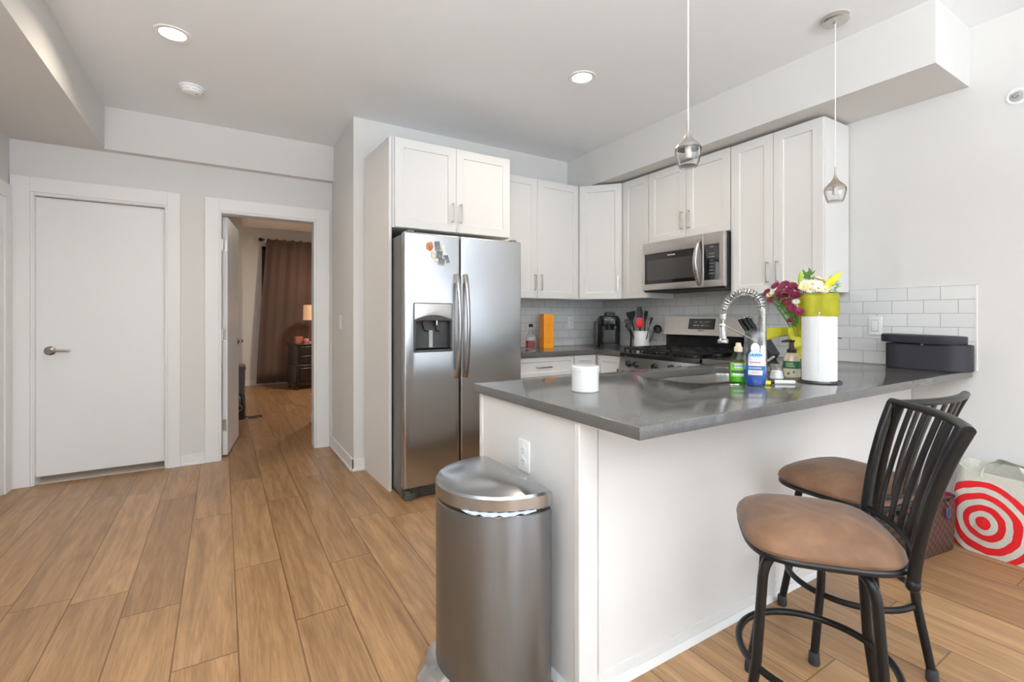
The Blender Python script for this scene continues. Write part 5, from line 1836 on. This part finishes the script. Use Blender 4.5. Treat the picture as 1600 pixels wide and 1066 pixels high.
MB().box(0.64, 9.488, 0.52, 2.22, 9.494, 2.44).build('pane', 'window_pane', o)

t = thing('nightstand', 'dark espresso nightstand in front of the bedroom curtain', 'nightstand', (1.27, 8.78, 0), R(14))
MB().box(-0.27, -0.20, 0.40, 0.27, 0.20, 0.735).box(-0.285, -0.215, 0.375, 0.285, 0.21, 0.41).build('upper_case', 'espresso_wood', t, bevel=0.006)
MB().box(-0.285, -0.205, 0.12, 0.285, 0.205, 0.38).build('lower_case', 'espresso_wood', t, bevel=0.006)
MB().box(-0.295, -0.22, 0.735, 0.295, 0.215, 0.76).build('top', 'espresso_wood', t, bevel=0.006)
for z, hh in ((0.435, 0.125), (0.575, 0.14)):
    d = MB().box(-0.23, -0.212, z, 0.23, -0.198, z + hh).build('drawer', 'espresso_wood', t, bevel=0.008)
    MB().ball((0, -0.222, z + hh / 2), 0.012).build('knob', 'bronze_nickel', d)
d = MB().box(-0.235, -0.222, 0.15, 0.235, -0.203, 0.36).build('drawer', 'espresso_wood', t, bevel=0.01)
MB().ball((0, -0.232, 0.255), 0.013).build('knob', 'bronze_nickel', d)
for sx in (-1, 1):
    for sy in (-1, 1):
        MB().tube([(sx * 0.262, sy * 0.185, 0.38), (sx * 0.268, sy * 0.19, 0.12), (sx * 0.25, sy * 0.178, 0.05), (sx * 0.268, sy * 0.19, 0.0)], [0.024, 0.026, 0.018, 0.02], 10).build('leg', 'espresso_wood', t)
t = thing('table_lamp', 'table lamp with peach drum shade on the dark nightstand', 'lamp', (1.36, 8.84, 0.7605))
MB().lathe([(0.0, 0.0), (0.075, 0.0), (0.075, 0.012), (0.02, 0.03), (0.014, 0.10), (0.03, 0.16), (0.03, 0.22), (0.012, 0.28), (0.008, 0.42), (0.0, 0.42)], (0, 0, 0), 28).build('lamp_base', 'copper_box', t)
MB().lathe([(0.17, 0.395), (0.165, 0.655), (0.162, 0.655), (0.167, 0.395)], (0, 0, 0), 40, False, False).build('lamp_shade', 'lamp_shade', t)
m = MB().tube([(-0.165, 0, 0.64), (0.165, 0, 0.64)], 0.002, 6).tube([(0, 0, 0.41), (0, 0, 0.64)], 0.003, 6)
m.build('shade_frame', 'nickel', t)
pl = bpy.data.lights.new('bedside_bulb', 'POINT')
pl.energy = 5
pl.color = (1.0, 0.62, 0.36)
pl.shadow_soft_size = 0.05
po = bpy.data.objects.new('bedside_bulb', pl)
po.location = (1.36, 8.84, 0.7605 + 0.52)
COL.objects.link(po)
t = thing('trinket_box', 'small copper-coloured box on the nightstand beside the pink candle', 'box', (1.10, 8.72, 0.7605), R(14))
MB().box(-0.058, -0.04, 0, 0.058, 0.04, 0.105).build('box_body', 'copper_box', t, bevel=0.004)
MB().box(-0.06, -0.042, 0.105, 0.06, 0.042, 0.116).build('lid', 'copper_box', t, bevel=0.003)
t = thing('candle', 'pink glass candle jar on the nightstand', 'candle', (1.21, 8.66, 0.7605))
MB().lathe([(0.0, 0), (0.038, 0), (0.046, 0.03), (0.046, 0.07), (0.04, 0.085), (0.037, 0.085), (0.042, 0.07), (0.042, 0.05), (0.0, 0.05)], (0, 0, 0), 28, False, False).build('jar', 'pink_glass', t)
MB().lathe([(0.0, 0.051), (0.04, 0.051), (0.04, 0.06), (0.0, 0.061)], (0, 0, 0), 24).build('wax', 'magnet_pale', t)
t = thing('candle', 'tiny gold votive beside the lamp on the nightstand', 'candle', (1.262, 8.60, 0.7605))
MB().lathe([(0.0, 0), (0.024, 0), (0.027, 0.03), (0.024, 0.032), (0.022, 0.01), (0.0, 0.01)], (0, 0, 0), 24, False, False).build('cup', 'brass', t)

t = thing('laundry_hamper', 'grey fabric hamper behind the open bedroom door', 'hamper', (0.065, 6.98, 0))
MB().loft([hb(0.16, 0.18, 0.0, 0.03), hb(0.175, 0.19, 0.02, 0.03), hb(0.183, 0.2, 0.55, 0.03), hb(0.178, 0.195, 0.55, 0.03), hb(0.165, 0.18, 0.05, 0.03)]).build('basket', 'hamper_grey', t)
MB().loft([hb(0.186, 0.203, 0.55, 0.03), hb(0.190, 0.207, 0.555, 0.03), hb(0.190, 0.207, 0.59, 0.03), hb(0.184, 0.2, 0.596, 0.03)]).build('lid', 'hamper_grey', t)
t = thing('space_heater', 'small black tower heater on the bedroom floor by the open door', 'heater', (0.14, 6.50, 0), R(-12))
MB().loft([[(x, y, z) for x, y in rrect(-s_, -s_ * 0.8, s_, s_ * 0.8, s_ * 0.5, 6)] for s_, z in ((0.095, 0.0), (0.10, 0.006), (0.098, 0.15), (0.088, 0.26), (0.078, 0.285), (0.05, 0.292))]).build('body', 'black_plastic', t)
MB().lathe([(0.030, 0.0), (0.040, 0.0), (0.040, 0.006), (0.030, 0.006), (0.030, 0.0)], (0.04, -0.076, 0.14), 28, False, False, M=X90).build('dial_ring', 'nickel', t)
MB().lathe([(0.0, 0.0), (0.022, 0.0), (0.020, 0.010), (0.0, 0.011)], (0.04, -0.078, 0.14), 24, M=X90).build('dial', 'black_plastic', t)
m = MB()
for k in range(5):
    m.box(-0.05, -0.079, 0.20 + 0.012 * k, 0.06, -0.074, 0.204 + 0.012 * k)
m.build('grille', 'grille_dark', t)
MB().tube(spline([(0.08, 0.05, 0.012), (0.16, 0.06, 0.006), (0.24, 0.10, 0.006), (0.27, 0.04, 0.006), (0.22, -0.01, 0.006), (0.13, -0.03, 0.006)]), 0.005, 8).build('power_cord', 'black_matte', t)

# warm bedroom ceiling fixture (out of the photo's view, lights the room beyond the door)
t = thing('bedroom_ceiling_light', 'round frosted ceiling light in the middle of the bedroom', 'ceiling light', (1.9, 7.6, CZ))
MB().lathe([(0.0, 0), (0.16, 0), (0.16, -0.03), (0.12, -0.075), (0.0, -0.09)], (0, 0, 0), 36).build('frosted_bowl', 'lamp_shade', t)
area('bedroom_lamp', (1.9, 7.6, CZ - 0.10), (0, 0, 0), 0.3, 0.3, 50, (1.0, 0.86, 0.72), 'DISK')
# two unseen floor lamps added behind the camera to brighten the ceiling
def added_uplight(label, x, y, power):
    t = thing('added_floor_lamp', label, 'added floor lamp', (x, y, 0))
    MB().lathe([(0.0, 0), (0.14, 0), (0.14, 0.012), (0.03, 0.03), (0.0, 0.03)], (0, 0, 0), 32).build('base', 'black_matte', t)
    MB().tube([(0, 0, 0.02), (0, 0, 1.66)], 0.012, 12).build('pole', 'black_matte', t)
    MB().lathe([(0.012, 1.63), (0.06, 1.65), (0.16, 1.73), (0.19, 1.77), (0.186, 1.772), (0.155, 1.737), (0.05, 1.66), (0.0, 1.655)], (0, 0, 0), 36, False, False).build('bowl', 'ceramic_white', t)
    area('added_ceiling_fill', (x, y, 1.765), (PI, 0, 0), 0.3, 0.3, power, (0.86, 0.935, 1.0), 'DISK')


added_uplight('unseen floor lamp added by the left wall to brighten the ceiling', -0.85, -0.6, 205)
added_uplight('unseen floor lamp added between the front windows to brighten the ceiling', 1.0, -2.3, 190)
